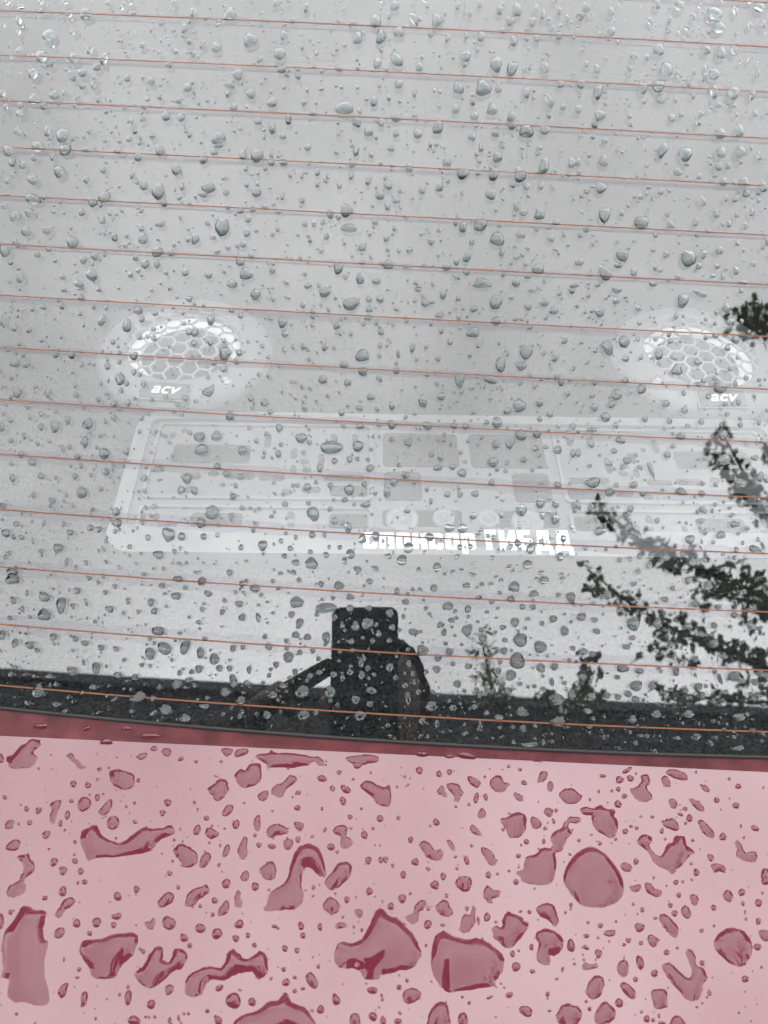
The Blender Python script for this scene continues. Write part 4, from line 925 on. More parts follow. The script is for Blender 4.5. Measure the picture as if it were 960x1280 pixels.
LIDE = {
(0,920): "770,63,36,26 905,115,32,20,-35 497,167,24,22 367,240,34,34 440,247,32,30 692,222,20,22 487,307,28,36,20 357,325,24,20 337,395,28,46,15 302,438,20,34,10 133,365,26,28 193,372,38,30,-25 148,433,28,26 838,333,38,36 813,385,30,32 673,335,16,18 675,430,24,20 270,630,36,46,15 315,673,40,46 375,625,28,32 404,677,30,36 375,530,20,20 848,686,30,26 870,520,14,18 24,307,22,24 5,112,28,50 245,565,16,14 516,290,12,12 447,293,12,12 256,95,12,12 488,218,16,16 93,440,14,14",
(240,920): "826,146,44,36 20,128,20,18 650,213,48,34,15 736,182,26,22 702,262,28,30 768,266,58,36,30 755,325,34,42 532,283,28,22 72,411,30,24 220,442,36,48 25,470,36,54,15 527,360,32,28 335,545,26,28 398,552,38,26 530,517,26,34 695,555,40,36,20 862,495,32,44 882,622,32,40 940,413,36,34 790,405,26,24,30 601,503,18,18 315,497,18,22 848,364,16,16 905,462,18,18 650,364,16,18 726,580,18,18 141,547,14,20 945,620,26,34 135,645,20,20 12,333,16,20 665,470,16,30,15 503,305,12,12",
(480,920): "177,172,36,38 275,190,30,32 327,180,30,28 104,203,16,16 461,310,26,56,10 508,306,22,38,-15 700,234,30,24,20 860,373,20,22 848,426,16,30,-25 806,462,20,22 712,529,30,26 595,468,20,18 261,431,34,38 133,519,28,32 72,410,20,22 156,630,36,40 96,694,30,38 8,618,24,34 413,622,26,50,-15 439,548,18,18 672,600,26,24 522,695,28,36 296,702,28,40 357,604,18,14 365,662,16,18 623,152,18,18 680,168,20,18 799,528,18,28 220,665,26,18,30 625,675,18,14 43,648,18,22 66,254,14,14 568,690,16,16 231,450,12,14 930,592,18,14",
(720,920): "133,200,34,18 218,219,40,38 272,212,36,32,35 255,172,54,22,-30 300,188,14,12 212,266,24,26 242,301,28,26 210,341,36,40 246,477,32,28 303,460,22,20 382,404,20,18 567,411,34,38 545,364,28,20 522,392,30,18,25 734,504,38,40,-20 703,321,28,30,-20 800,348,36,32,25 811,252,32,26 895,462,42,28,25 673,608,30,42,-25 300,628,28,34 602,682,32,38,-20 766,215,18,18 583,522,16,18 15,522,20,18 119,537,20,22 430,475,20,32 600,182,14,14 945,690,44,60 113,278,14,20 70,318,14,18 324,403,14,14 547,437,16,18 825,450,12,22 839,508,14,16",
(0,1100): "314,57,38,54,15 224,90,28,26 588,82,42,44 683,46,30,38 583,182,50,36,-10 568,225,28,30 383,217,38,46 483,212,44,52,20 52,162,22,26 5,205,30,80 448,267,28,26 396,447,24,22 315,552,42,80,25 421,592,32,84,8 641,587,38,74,8 756,622,44,48 640,535,18,20 598,574,18,18 386,488,24,14 920,290,38,44 948,328,26,26 320,398,14,22 716,357,22,26 893,690,16,30 848,702,18,34 670,702,60,50 423,10,30,26 389,14,16,20 891,36,20,24 942,668,16,18 773,685,16,18 745,686,14,16 700,345,14,16 82,670,18,18",
(240,1100): "171,18,44,50 316,32,38,44 887,57,34,40 774,98,28,36 113,103,32,32,30 42,242,50,50 125,268,50,58,20 236,221,48,44 219,292,32,38 280,277,28,26 312,326,24,28 103,173,20,24 41,130,20,20 545,230,32,42 555,278,28,32 640,235,22,42 413,232,30,20 464,342,30,36 525,352,28,28 470,512,38,42 207,603,76,82 300,610,40,44 137,540,46,30,-25 720,598,40,60,-10 643,648,38,44 902,552,54,36 905,683,40,50 458,447,24,24 514,487,24,18 514,555,20,26 554,543,24,18 632,432,20,24 77,655,24,22 809,235,16,16 849,250,16,22 130,702,36,60,-25 955,705,30,50 607,37,20,24 240,550,18,14",
(480,1100): "34,132,34,38 254,25,46,44 91,93,40,48 219,222,40,46 313,79,20,22 415,143,22,24 515,186,34,46 560,210,18,16 221,143,20,22 294,225,24,18 472,203,16,40 660,434,42,52 643,370,26,34 935,328,42,64,-10 737,335,22,32 742,457,26,24 818,571,22,26 627,575,40,28,-25 76,537,28,28 115,503,20,20 426,615,18,20 392,585,16,16 395,700,50,80,-5 935,125,20,22 660,10,30,30 893,447,16,28 682,157,22,14 727,160,22,22 864,495,18,14 523,590,24,14 70,706,40,30 8,705,26,40 210,327,14,18 827,655,22,12 907,163,14,18 952,420,16,16",
(720,1100): "318,237,52,46 320,412,40,72,-15 112,368,38,46 216,615,42,48,-20 354,695,32,38 393,467,36,38 846,495,38,36 908,335,40,34,30 912,207,28,34 913,115,34,42,-20 829,62,36,38 688,138,26,34,-20 493,167,32,32 472,127,26,24 514,76,24,28 453,362,30,30 397,191,22,16 122,228,26,28 50,338,34,22,35 52,280,34,22 262,302,26,28 325,315,24,22 240,324,20,18 668,567,24,24 298,497,26,28 500,12,26,28 628,253,22,22 835,118,20,24 332,150,22,26 630,415,26,28 5,680,40,90 68,645,20,24 430,715,36,20 415,680,14,24 950,5,50,40 506,340,16,14 286,121,16,16 52,607,20,16",
}
# puddles with an outline of their own: short name or '', label or '', patch origin, scale, outline
LIDP = [
('boot-shaped puddle','boot-shaped puddle at the upper left of the lid, below the window corner',0,920,.25,"35,100 60,95 85,70 100,48 130,35 150,15 190,14 204,35 195,55 172,72 170,88 188,105 180,130 150,155 110,160 60,160 38,140"),
('long wavy puddle','long wavy puddle stretched sideways on the left half of the lid',0,920,.25,"405,490 415,470 440,460 470,445 490,455 500,485 530,510 590,535 630,520 670,490 720,455 760,462 810,458 850,446 868,462 875,485 850,495 810,515 785,535 770,560 740,580 650,598 560,608 480,610 440,622 425,590 405,540"),
('','broad rounded drop with a jagged top above the long wavy puddle',0,920,.25,"548,180 580,165 610,170 660,185 672,215 668,250 630,270 600,262 560,240 550,210"),
('','',0,920,.25,"330,100 355,85 370,95 375,115 400,125 412,148 430,155 410,165 390,165 375,140 350,120"),
('','',0,920,.25,"250,345 270,325 305,320 300,350 285,390 275,435 255,430 248,400 260,370"),
('','',0,920,.25,"388,340 405,310 430,303 455,325 450,355 415,378 392,365"),
('','',0,920,.25,"490,380 510,355 545,318 562,320 560,350 540,385 515,397"),
('','',0,920,.25,"535,430 550,405 580,402 595,425 590,455 560,470 538,455"),
('','',0,920,.25,"25,565 50,530 80,515 104,528 95,560 70,575"),
('dumbbell puddle','thin-waisted dumbbell puddle near the left edge of the lid',0,920,.25,"92,600 120,593 145,588 150,610 172,640 175,662 160,688 140,700 122,725 132,762 110,790 70,805 38,800 33,775 50,745 90,725 105,700 118,670 115,640 95,620"),
('','',0,920,.25,"868,565 905,538 950,555 985,590 985,630 950,655 915,655 895,620 875,595"),
('','',0,920,.25,"680,105 700,88 732,85 735,100 710,118 688,115"),
('','',0,920,.25,"808,80 825,60 850,65 855,95 830,102"),
('','',0,920,.25,"22,455 35,425 60,420 72,435 60,460 35,465"),
('','',0,920,.25,"208,495 225,477 250,475 248,500 225,517"),
('ragged strip puddle','ragged flat strip of water lying along the window panel, left of centre',240,920,.25,"318,90 350,78 385,74 400,60 415,74 480,75 550,82 600,95 630,92 660,115 655,140 630,135 610,118 580,135 530,145 470,150 400,145 380,160 372,130 330,105"),
('','',240,920,.25,"770,80 790,68 850,62 880,58 930,70 930,95 880,105 850,112 800,100"),
('','',240,920,.25,"150,40 175,28 210,38 205,55 180,72 165,60"),
('','',240,920,.25,"212,90 225,65 275,60 280,85 225,105"),
('mitten drop','mitten-shaped drop with a stepped top left of the ragged strip',240,920,.25,"215,190 240,165 265,170 285,140 340,138 345,170 345,215 325,240 275,258 235,245 218,215"),
('','',240,920,.25,"80,262 110,240 130,220 170,218 182,250 175,285 130,328 100,300"),
('','',240,920,.25,"395,275 420,240 450,235 490,195 525,210 515,235 475,265 455,300 430,305 400,292"),
('','slanting shoe-shaped drop right of centre below the window panel',240,920,.25,"840,245 880,222 920,240 960,258 985,245 995,275 990,345 955,350 920,335 900,305 860,275"),
('','',240,920,.25,"328,300 345,280 378,272 380,300 360,327 335,318"),
('','',240,920,.25,"150,398 160,360 185,340 208,350 200,380 175,400"),
('','',240,920,.25,"66,490 72,462 95,458 133,485 125,505 95,516"),
('','',240,920,.25,"308,420 325,400 340,400 342,460 325,477 310,455"),
('','',240,920,.25,"370,490 385,455 420,438 460,450 482,478 460,495 420,498 395,512"),
('','',240,920,.25,"510,432 555,435 553,470 535,477 515,455"),
('','',240,920,.25,"460,520 500,517 505,545 485,570 460,560"),
('','small figure-eight drop right above the hooked S puddle',240,920,.25,"704,475 725,450 760,446 780,465 770,495 800,520 800,545 770,563 742,550 745,505 715,490"),
('','',240,920,.25,"228,570 250,520 265,502 278,515 275,560 280,590 258,620 235,600"),
('','',240,920,.25,"150,600 160,560 175,542 190,550 185,585 165,607"),
('','',240,920,.25,"35,645 50,600 75,580 95,595 90,625 60,660 40,658"),
('','',240,920,.25,"340,665 365,640 400,625 420,660 415,705 385,720 350,700"),
('hooked S puddle','hooked S-shaped puddle with a rounded crest near the lid centre',240,920,.25,"470,725 490,660 505,600 530,560 570,537 610,545 645,580 660,630 672,690 655,708 625,690 600,665 575,657 555,680 550,715 545,750 560,800 530,860 480,868 430,872 365,872 360,855 375,845 385,790 420,760"),
('','slanting bean drop close beside the crest of the hooked S puddle',240,920,.25,"670,720 700,680 730,640 770,628 798,650 795,690 770,725 720,765 695,770 662,745"),
('','',240,920,.25,"240,705 255,680 275,672 285,690 280,720 255,725"),
('','',480,920,.25,"312,245 345,235 378,245 385,265 400,285 385,305 375,328 348,326 350,300 330,275"),
('','',480,920,.25,"265,272 290,248 302,265 305,280 318,295 305,308 285,295 268,290"),
('','',480,920,.25,"418,205 440,202 480,225 482,245 465,260 430,240"),
('','',480,920,.25,"530,235 550,200 585,200 600,228 630,237 615,262 580,283 545,270"),
('','',480,920,.25,"648,285 665,283 695,305 695,325 675,325 655,310"),
('','',480,920,.25,"765,225 775,205 780,178 815,178 815,205 795,230"),
('','',480,920,.25,"815,245 825,228 840,230 847,265 830,280 818,268"),
('','boat-shaped drop above the necked puddle, below the window panel',480,920,.25,"875,295 900,265 950,265 980,290 990,305 960,340 920,340 890,320"),
('tooth-shaped puddle','tooth-shaped puddle left of the necked puddle',480,920,.25,"582,415 620,405 645,385 680,380 710,400 712,440 700,480 670,508 625,505 610,465 590,440"),
('','',480,920,.25,"733,410 755,405 785,430 785,455 755,464 738,450"),
('','',480,920,.25,"797,380 820,357 845,370 842,395 825,407"),
('','',480,920,.25,"430,455 445,443 475,470 487,500 455,492 435,478"),
('peanut drop','peanut-shaped drop in the open middle of the lid',480,920,.25,"173,545 195,524 225,535 255,570 285,568 297,590 285,618 250,622 215,605 190,570"),
('','',480,920,.25,"310,525 325,518 345,535 355,565 345,577 325,555"),
('','smooth pale lens-shaped drop left of the necked puddle',480,920,.25,"485,560 515,560 545,590 562,630 555,648 525,640 500,605"),
('necked puddle','fan-shaped puddle with a crooked neck left of the big round drop',480,920,.25,"660,680 690,665 700,640 710,605 760,590 790,560 830,560 845,540 832,510 850,480 890,460 905,430 930,402 975,408 985,425 960,438 930,435 920,455 942,490 912,515 900,550 890,578 855,585 862,625 855,680 840,735 770,745 700,730 680,705"),
('','',480,920,.25,"468,395 485,360 505,370 508,400 485,413 470,408"),
('big round drop','biggest round drop, domed like a shell, right of the lid centre',480,960,.5,"448,270 470,225 510,197 540,205 575,240 595,275 597,315 575,340 530,350 490,340 460,305"),
('hooked drop','hooked drop with an upright horn near the window panel, right side',720,920,.25,"272,265 300,258 325,230 325,195 360,195 370,235 355,260 380,295 375,322 330,330 295,310 278,285"),
('','',720,920,.25,"425,215 440,198 460,205 475,245 465,256 440,255 432,235"),
('shield puddle','shield-shaped puddle with a ragged crest above the big round drop',720,920,.25,"22,365 45,352 85,362 120,342 150,362 195,370 192,400 208,430 205,480 185,508 150,502 105,475 85,435 75,400 40,395 25,382"),
('','',720,920,.25,"430,425 465,415 485,408 510,440 515,465 495,475 450,458 432,440"),
('','',720,920,.25,"565,318 585,315 625,340 642,365 635,378 610,372 580,345"),
('','',720,920,.25,"613,430 630,420 665,450 692,485 688,507 665,508 630,480"),
('winged puddle','winged puddle with a knob and a horn, right of the big round drop',720,920,.25,"308,515 335,488 375,505 378,530 365,550 385,580 420,600 440,575 455,545 485,530 490,505 530,495 550,515 555,545 595,580 570,600 545,630 510,665 480,690 460,672 410,650 380,620 360,575 320,550 308,535"),
('','curled comma-shaped drop near the right edge of the lid',720,920,.25,"793,535 815,530 835,560 850,585 885,575 905,590 900,625 870,632 820,615 800,590 805,560"),
('','',720,920,.25,"675,645 710,637 745,655 745,685 715,675 690,685"),
('','',720,920,.25,"222,645 245,630 275,645 280,672 255,680 230,668"),
('','',720,920,.25,"465,320 485,312 505,330 505,358 480,362 465,340"),
('','',720,920,.25,"625,255 645,243 665,262 665,282 640,275"),
('','slanting streak of water lying across the dark panel edge, right side',720,920,.25,"440,140 470,130 500,134 545,155 545,185 500,178 455,160"),
('tall slab puddle','tall slab-shaped puddle at the left edge, the tallest on the lid',0,1100,.25,"110,135 130,128 170,145 235,160 222,200 215,260 222,300 243,310 235,350 222,400 225,480 240,540 245,600 235,622 200,632 120,612 75,612 40,580 38,500 8,485 15,430 8,360 10,310 30,250 65,205 90,165"),
('shovel puddle','wide shovel-shaped puddle narrowing downwards, right of the tall slab puddle',0,1100,.25,"400,340 420,302 500,295 560,275 620,265 665,262 692,290 680,330 665,380 640,400 600,440 580,485 550,492 480,492 455,470 445,440 405,385"),
('forked puddle','forked two-horned puddle between the shovel and the caterpillar puddle',0,1100,.25,"675,470 690,450 720,425 745,375 780,335 805,333 818,360 812,395 840,410 860,390 865,355 895,340 930,360 935,395 905,445 870,455 830,490 790,525 745,540 710,525 680,490"),
('','',0,1100,.25,"787,115 810,80 845,58 870,75 868,105 835,130 800,138"),
('','',0,1100,.25,"928,130 932,90 950,55 1000,35 1035,22 1045,45 1040,70 1000,95 965,130"),
('','',0,1100,.25,"275,175 300,135 315,105 350,85 373,100 368,125 335,145 300,187 282,187"),
('','',0,1100,.25,"268,268 290,240 318,240 325,265 300,292 275,290"),
('','',0,1100,.25,"725,210 750,205 770,190 778,215 765,245 740,245"),
('','',0,1100,.25,"810,205 825,182 850,185 880,210 870,240 845,250 818,235"),
('','',0,1100,.25,"825,540 845,522 868,530 865,555 835,577"),
('caterpillar puddle','long humped caterpillar-like puddle at the lower left of centre',240,1100,.25,"-35,530 -20,480 50,440 85,430 140,440 165,410 175,370 205,347 240,370 265,395 310,375 345,355 375,385 380,440 370,475 340,497 320,490 305,460 260,462 220,475 160,502 120,498 85,505 60,545 45,575 10,585 -30,575"),
('peaked puddle','large peaked puddle with a notched foot at the lower centre',240,1100,.25,"712,370 740,310 800,318 850,290 880,240 905,180 930,145 960,150 990,180 1035,195 1070,240 1100,262 1125,310 1143,350 1138,390 1110,435 1040,457 960,472 935,490 910,503 860,490 835,455 800,440 740,440 715,410"),
('pointed puddle','pointed puddle cut off by the bottom edge of the picture',240,1100,.25,"205,720 250,680 330,650 380,610 430,600 465,560 485,580 500,610 560,635 600,680 620,730 600,800 400,830 220,790"),
('','',240,1100,.25,"655,135 665,100 695,85 735,115 738,150 710,173 675,165 660,150"),
('','',240,1100,.25,"130,175 135,145 160,110 180,105 187,145 170,170 140,180"),
('','',240,1100,.25,"215,80 230,50 243,65 240,90 252,110 245,135 220,135 212,105"),
('','',240,1100,.25,"570,475 595,460 620,490 632,520 620,545 590,535 572,505"),
('','',240,1100,.25,"717,225 745,210 780,228 760,240 725,243"),
('','',240,1100,.25,"812,150 830,145 853,155 850,185 830,187 818,168"),
('','',240,1100,.25,"785,700 800,670 830,665 842,700 840,730 800,735"),
('broad square puddle','broad squarish puddle with ribbed right side, the largest at lower centre',480,1100,.25,"245,310 260,280 300,252 325,270 410,297 460,288 510,308 560,345 598,380 598,430 580,480 555,510 565,540 540,530 440,548 330,562 290,540 260,500 240,460 236,400"),
('lobed puddle','lobed star-edged puddle right above the broad square puddle',480,1100,.25,"540,245 560,230 590,235 595,190 620,158 650,170 690,183 705,205 722,212 715,245 690,280 665,315 640,338 600,338 575,310 545,280"),
('axe-shaped puddle','axe-shaped puddle with a stubby handle right of the lobed puddle',480,1100,.25,"758,275 800,242 850,255 890,285 898,320 885,360 855,378 830,375 828,425 790,420 762,395 765,360 775,320"),
('','',480,1100,.25,"760,145 800,118 845,125 862,160 872,215 852,233 825,205 785,185"),
('','',480,1100,.25,"497,65 515,28 545,50 580,55 578,80 545,95 530,118 510,100"),
('','',480,1100,.25,"108,180 145,165 155,125 190,100 210,115 205,140 175,160 175,195 150,220 120,205"),
('','',480,1100,.25,"255,135 290,100 320,108 330,140 348,160 335,182 290,178 265,155"),
('','',480,1100,.25,"378,235 400,175 430,175 440,130 455,135 455,190 450,225 410,265 380,255"),
('','',480,1100,.25,"356,15 375,-15 430,-15 440,20 425,55 395,60 365,35"),
('','',480,1100,.25,"215,720 230,660 260,615 295,608 320,630 330,690 335,740 300,770 230,765"),
('','',480,1100,.25,"672,650 690,628 730,635 742,660 730,688 700,680"),
('','',480,1100,.25,"860,670 890,630 930,620 980,640 985,690 960,730 890,730 865,700"),
('','',480,1100,.25,"92,580 110,550 150,540 182,560 180,595 140,615 110,618"),
('V-shaped puddle','V-shaped puddle with two prongs at the lower right',720,1100,.25,"430,425 455,412 480,420 510,450 550,485 570,485 578,455 565,410 550,370 558,345 580,352 600,385 602,425 635,440 650,470 657,500 635,525 630,560 610,600 575,605 540,585 510,550 470,500 440,460"),
('round shell drop','round shell-like drop near the right edge, lower half of the lid',720,1100,.25,"690,320 700,285 735,248 780,238 830,248 865,285 880,330 870,390 845,425 810,432 770,420 720,375 695,345"),
('','',720,1100,.25,"415,185 430,168 460,178 490,210 512,240 508,282 485,285 455,255 430,225"),
('','',720,1100,.25,"355,290 375,272 400,285 415,305 395,335 370,325"),
('','',720,1100,.25,"345,15 375,18 395,45 425,50 425,78 400,85 370,72 350,55"),
('','',720,1100,.25,"268,28 290,30 320,20 325,45 300,62 275,50"),
('','',720,1100,.25,"525,145 545,125 568,145 575,180 558,195 535,180"),
('','',720,1100,.25,"570,80 590,70 612,90 610,120 590,130 575,110"),
('','',720,1100,.25,"48,560 65,510 95,478 130,485 142,520 130,565 95,597 60,585"),
('','',720,1100,.25,"95,690 110,640 145,607 180,630 198,660 190,700 150,720 105,725"),
('','',720,1100,.25,"220,530 240,508 265,525 298,555 295,590 275,595 245,570"),
('','',720,1100,.25,"378,575 385,550 430,545 457,560 455,600 455,635 400,645 382,610"),
('','',720,1100,.25,"735,75 755,48 780,60 785,90 768,112 745,100"),
('','',720,1100,.25,"912,260 935,250 970,262 975,300 945,308 920,285"),
('','',720,1100,.25,"468,720 490,680 520,680 550,720 545,750 480,760"),
('','',720,1100,.25,"32,425 45,408 70,422 105,418 108,440 80,445 50,453 34,445"),
('','',720,1100,.25,"138,262 155,252 190,248 198,265 185,282 145,278"),
('','',720,1100,.25,"205,440 220,405 245,398 263,430 258,470 235,487 212,470"),
]
STRIPE = [(482+46,943,15,6.5,0),(562,946,11,5.5,0),(584,945,22,9,12),(672,955,14,9,0),(48,908,19,7,0),(131,928,15,9,0),(186,920,25,8,0),(107,911,9,5,-30),(621,944,6,3,0),(157,911,13,5,0)]

FOOT = .00006
def to_glass(px, py):
    return solve(glass, px, py)[:2]
def to_lid(px, py):
    return solve(lid, px, py, (0, .05))[:2]
def ring_drop(px, py, w, h, ang, r, n):
    """irregular rounded outline in picture space"""
    p2, p3, p5 = r.uniform(0, 6.28), r.uniform(0, 6.28), r.uniform(0, 6.28)
    a2, a3, a5 = r.uniform(.0, .09), r.uniform(.02, .12), r.uniform(.0, .045)
    ca, sa = math.cos(math.radians(ang)), math.sin(math.radians(ang))
    out = []
    for k in range(n):
        t = 2 * math.pi * k / n
        q = 1 + a2 * math.cos(2 * t + p2) + a3 * math.cos(3 * t + p3) + a5 * math.cos(5 * t + p5)
        x, y = w / 2 * q * math.cos(t), h / 2 * q * math.sin(t)
        out.append((px + x * ca - y * sa, py + x * sa + y * ca))
    return out
def cap_mesh(loop, surf, norm, ctr, hgt, rings, power, lean=0.0):
    """lens-shaped drop: dome over the outline plus a flat foot; coordinates relative to the drop's own place"""
    n = len(loop)
    c = A(ctr)
    L2 = [A(p) for p in loop]
    if sum(L2[i][0] * L2[(i + 1) % n][1] - L2[(i + 1) % n][0] * L2[i][1] for i in range(n)) < 0:
        L2 = L2[::-1]
    base = surf(*c)
    nn = norm(*c)
    vs_, fs, mi = [], [], []
    for k in range(rings):
        rho = math.cos(k / rings * math.pi / 2) if power else 1 - k / rings
        z = hgt * (1 - rho * rho) ** .80 + FOOT
        for p in L2:
            q = c + (p - c) * rho + A([0, lean * hgt * (1 - rho)])
            vs_.append(surf(*q) + z * nn - base)
    vs_.append(surf(*(c + A([0, lean * hgt]))) + (hgt + FOOT) * nn - base)
    for k in range(rings - 1):
        fs += [(k * n + i, k * n + (i + 1) % n, (k + 1) * n + (i + 1) % n, (k + 1) * n + i) for i in range(n)]
    t = (rings - 1) * n
    fs += [(t + i, t + (i + 1) % n, rings * n) for i in range(n)]
    mi = [0] * len(fs)
    b_ = len(vs_)
    vs_ += [q for q in vs_[:n]]
    fs.append(tuple(b_ + i for i in range(n))[::-1])
    mi.append(1)
    return base, vs_, fs, mi
def fix_orient(vs_, fs, nn):
    a_, b_, c_ = (A(vs_[i]) for i in fs[0][:3])
    if np.cross(b_ - a_, c_ - a_).dot(nn) < 0:
        return [q[::-1] for q in fs]
    return fs
def smooth_loop(P, sub, jit, r):
    n = len(P)
    out = []
    for i in range(n):
        p0, p1, p2, p3 = (A(P[(i + k) % n], float) for k in (-1, 0, 1, 2))
        for s in range(sub):
            t = s / sub
            q = .5 * ((2 * p1) + (-p0 + p2) * t + (2 * p0 - 5 * p1 + 4 * p2 - p3) * t * t + (-p0 + 3 * p1 - 3 * p2 + p3) * t ** 3)
            out.append(q + A([r.gauss(0, jit), r.gauss(0, jit)]))
    return out
def puddle_mesh(loop, surf, norm, H, lam, tilt=.9):
    """sessile puddle of any outline: height from the linear capillary equation, zero at the rim"""
    P = [A(p) for p in loop]
    n = len(P)
    ar = sum(P[i][0] * P[(i + 1) % n][1] - P[(i + 1) % n][0] * P[i][1] for i in range(n)) / 2
    if ar < 0:
        P = P[::-1]
    ar = abs(ar)
    mn, mxx = np.min(P, 0), np.max(P, 0)
    g = max(.00055, math.sqrt(ar / 330))
    pts = []
    y = mn[1] + g / 2
    row_ = 0
    E0 = A(P)
    E1 = np.roll(E0, -1, 0)
    while y < mxx[1]:
        x = mn[0] + (g / 2 if row_ % 2 else 0)
        while x < mxx[0]:
            q = A([x, y])
            cr = ((E0[:, 1] > y) != (E1[:, 1] > y)) & (x < (E1[:, 0] - E0[:, 0]) * (y - E0[:, 1]) / (E1[:, 1] - E0[:, 1] + 1e-15) + E0[:, 0])
            if cr.sum() % 2:
                d = E1 - E0
                t = np.clip(((q - E0) * d).sum(1) / (d * d).sum(1), 0, 1)
                if np.min(np.linalg.norm(E0 + d * t[:, None] - q, axis=1)) > g * .38:
                    pts.append(q)
            x += g
        y += g * .866
        row_ += 1
    allp = [Vector(p) for p in P] + [Vector(p) for p in pts]
    vo, eo, fo, ov, oe, of = geometry.delaunay_2d_cdt(allp, [], [list(range(n))], 1, 1e-7)
    keep = [t for t, o in zip(fo, of) if o]
    m = len(vo)
    rim = [False] * m
    for i, o in enumerate(ov):
        if any(k < n for k in o):
            rim[i] = True
    cnt = {}
    nb = [set() for _ in range(m)]
    for t in keep:
        for i in range(3):
            a_, b_ = t[i], t[(i + 1) % 3]
            nb[a_].add(b_); nb[b_].add(a_)
            cnt[(a_, b_)] = 1
    for (a_, b_) in cnt:
        if (b_, a_) not in cnt:
            rim[a_] = rim[b_] = True
    idx = [i for i in range(m) if not rim[i] and nb[i]]
    pos = {i: k for k, i in enumerate(idx)}
    hh = np.zeros(m)
    if idx:
        K = np.zeros((len(idx), len(idx)))
        rhs = np.full(len(idx), H)
        for i in idx:
            k = pos[i]
            dl = [1.0 / max((vo[i] - vo[j]).length, g * .3) ** 2 for j in nb[i]]
            cf = [lam * lam * 4.0 / len(dl) * q for q in dl]
            K[k, k] = 1 + sum(cf)
            for j, q in zip(nb[i], cf):
                if j in pos:
                    K[k, pos[j]] -= q
        # the panel dips towards the window, so the water crowds to that side: steep far rim, thin near rim
        yc, yh = (mn[1] + mxx[1]) / 2, (mxx[1] - mn[1]) / 2
        rhs *= A([1.0 + tilt * (yc - vo[i].y) / yh for i in idx])
        hh[idx] = np.linalg.solve(K, rhs)
    c = np.mean(P, 0)
    base = surf(*c)
    vs_ = []
    for i in range(m):
        vs_.append(surf(vo[i].x, vo[i].y) + (hh[i] + FOOT) * norm(vo[i].x, vo[i].y) - base)
    fs = [tuple(t) for t in keep]
    mi = [0] * len(fs)
    # flat foot made of the same rim
    b_ = len(vs_)
    vs_ += [surf(q.x, q.y) + FOOT * .5 * norm(q.x, q.y) - base for q in vo]
    fs += [tuple(i + b_ for i in t[::-1]) for t in keep]
    mi += [1] * len(keep)
    return base, vs_, fs, mi

# gather everything
DR = []          # dicts: kind, px, py, size, loop (surface coords), style
r = random.Random(11)
for (ox, oy), s in GLASS.items():
    for tk_ in s.split():
        q = [float(k) for k in tk_.split(',')]
        DR.append(dict(on='glass', px=ox + q[0] / 4, py=oy + q[1] / 4, w=q[2] / 4, h=q[3] / 4, a=q[4] if len(q) > 4 else r.uniform(-12, 12), poly=None))
for (ox, oy), s in LIDE.items():
    for tk_ in s.split():
        q = [float(k) for k in tk_.split(',')]
        DR.append(dict(on='lid', px=ox + q[0] / 4, py=oy + q[1] / 4, w=q[2] / 4, h=q[3] / 4, a=q[4] if len(q) > 4 else r.uniform(-12, 12), poly=None))
for (short, lab, ox, oy, sc, s) in LIDP:
    P = [(ox + float(k.split(',')[0]) * sc, oy + float(k.split(',')[1]) * sc) for k in s.split()]
    xs, ys = [p[0] for p in P], [p[1] for p in P]
    DR.append(dict(on='lid', px=(min(xs) + max(xs)) / 2, py=(min(ys) + max(ys)) / 2, w=max(xs) - min(xs), h=max(ys) - min(ys), a=0, poly=P, short=short, lab=lab))
for q in STRIPE:
    DR.append(dict(on='strip', px=q[0], py=q[1], w=q[2], h=q[3], a=q[4], poly=None))
# leave out a drop that lies inside a larger one
DR.sort(key=lambda d: -d['w'] * d['h'])
keep, grid = [], {}
def hit(d, fac):
    for gx in range(int(d['px'] // 40) - 2, int(d['px'] // 40) + 3):
        for gy in range(int(d['py'] // 40) - 2, int(d['py'] // 40) + 3):
            for k in grid.get((gx, gy), ()):
                if (k['on'] == 'glass') != (d['on'] == 'glass'):
                    continue
                R_ = fac * (min(k['w'], k['h']) + min(d['w'], d['h'])) / 2
                if k['poly'] is not None:
                    P = k['poly']
                    ins = False
                    for i in range(len(P)):
                        (x1, y1), (x2, y2) = P[i], P[(i + 1) % len(P)]
                        if (y1 > d['py']) != (y2 > d['py']) and d['px'] < (x2 - x1) * (d['py'] - y1) / (y2 - y1) + x1:
                            ins = not ins
                    near = min(math.hypot(p[0] - d['px'], p[1] - d['py']) for p in P)
                    if ins or near < max(d['w'], d['h']) * .45:
                        return True
                elif math.hypot(k['px'] - d['px'], k['py'] - d['py']) < R_:
                    return True
    return False
def put(d):
    keep.append(d)
    grid.setdefault((int(d['px'] // 40), int(d['py'] // 40)), []).append(d)
for d in DR:
    if d['poly'] is not None or not hit(d, .72):
        put(d)
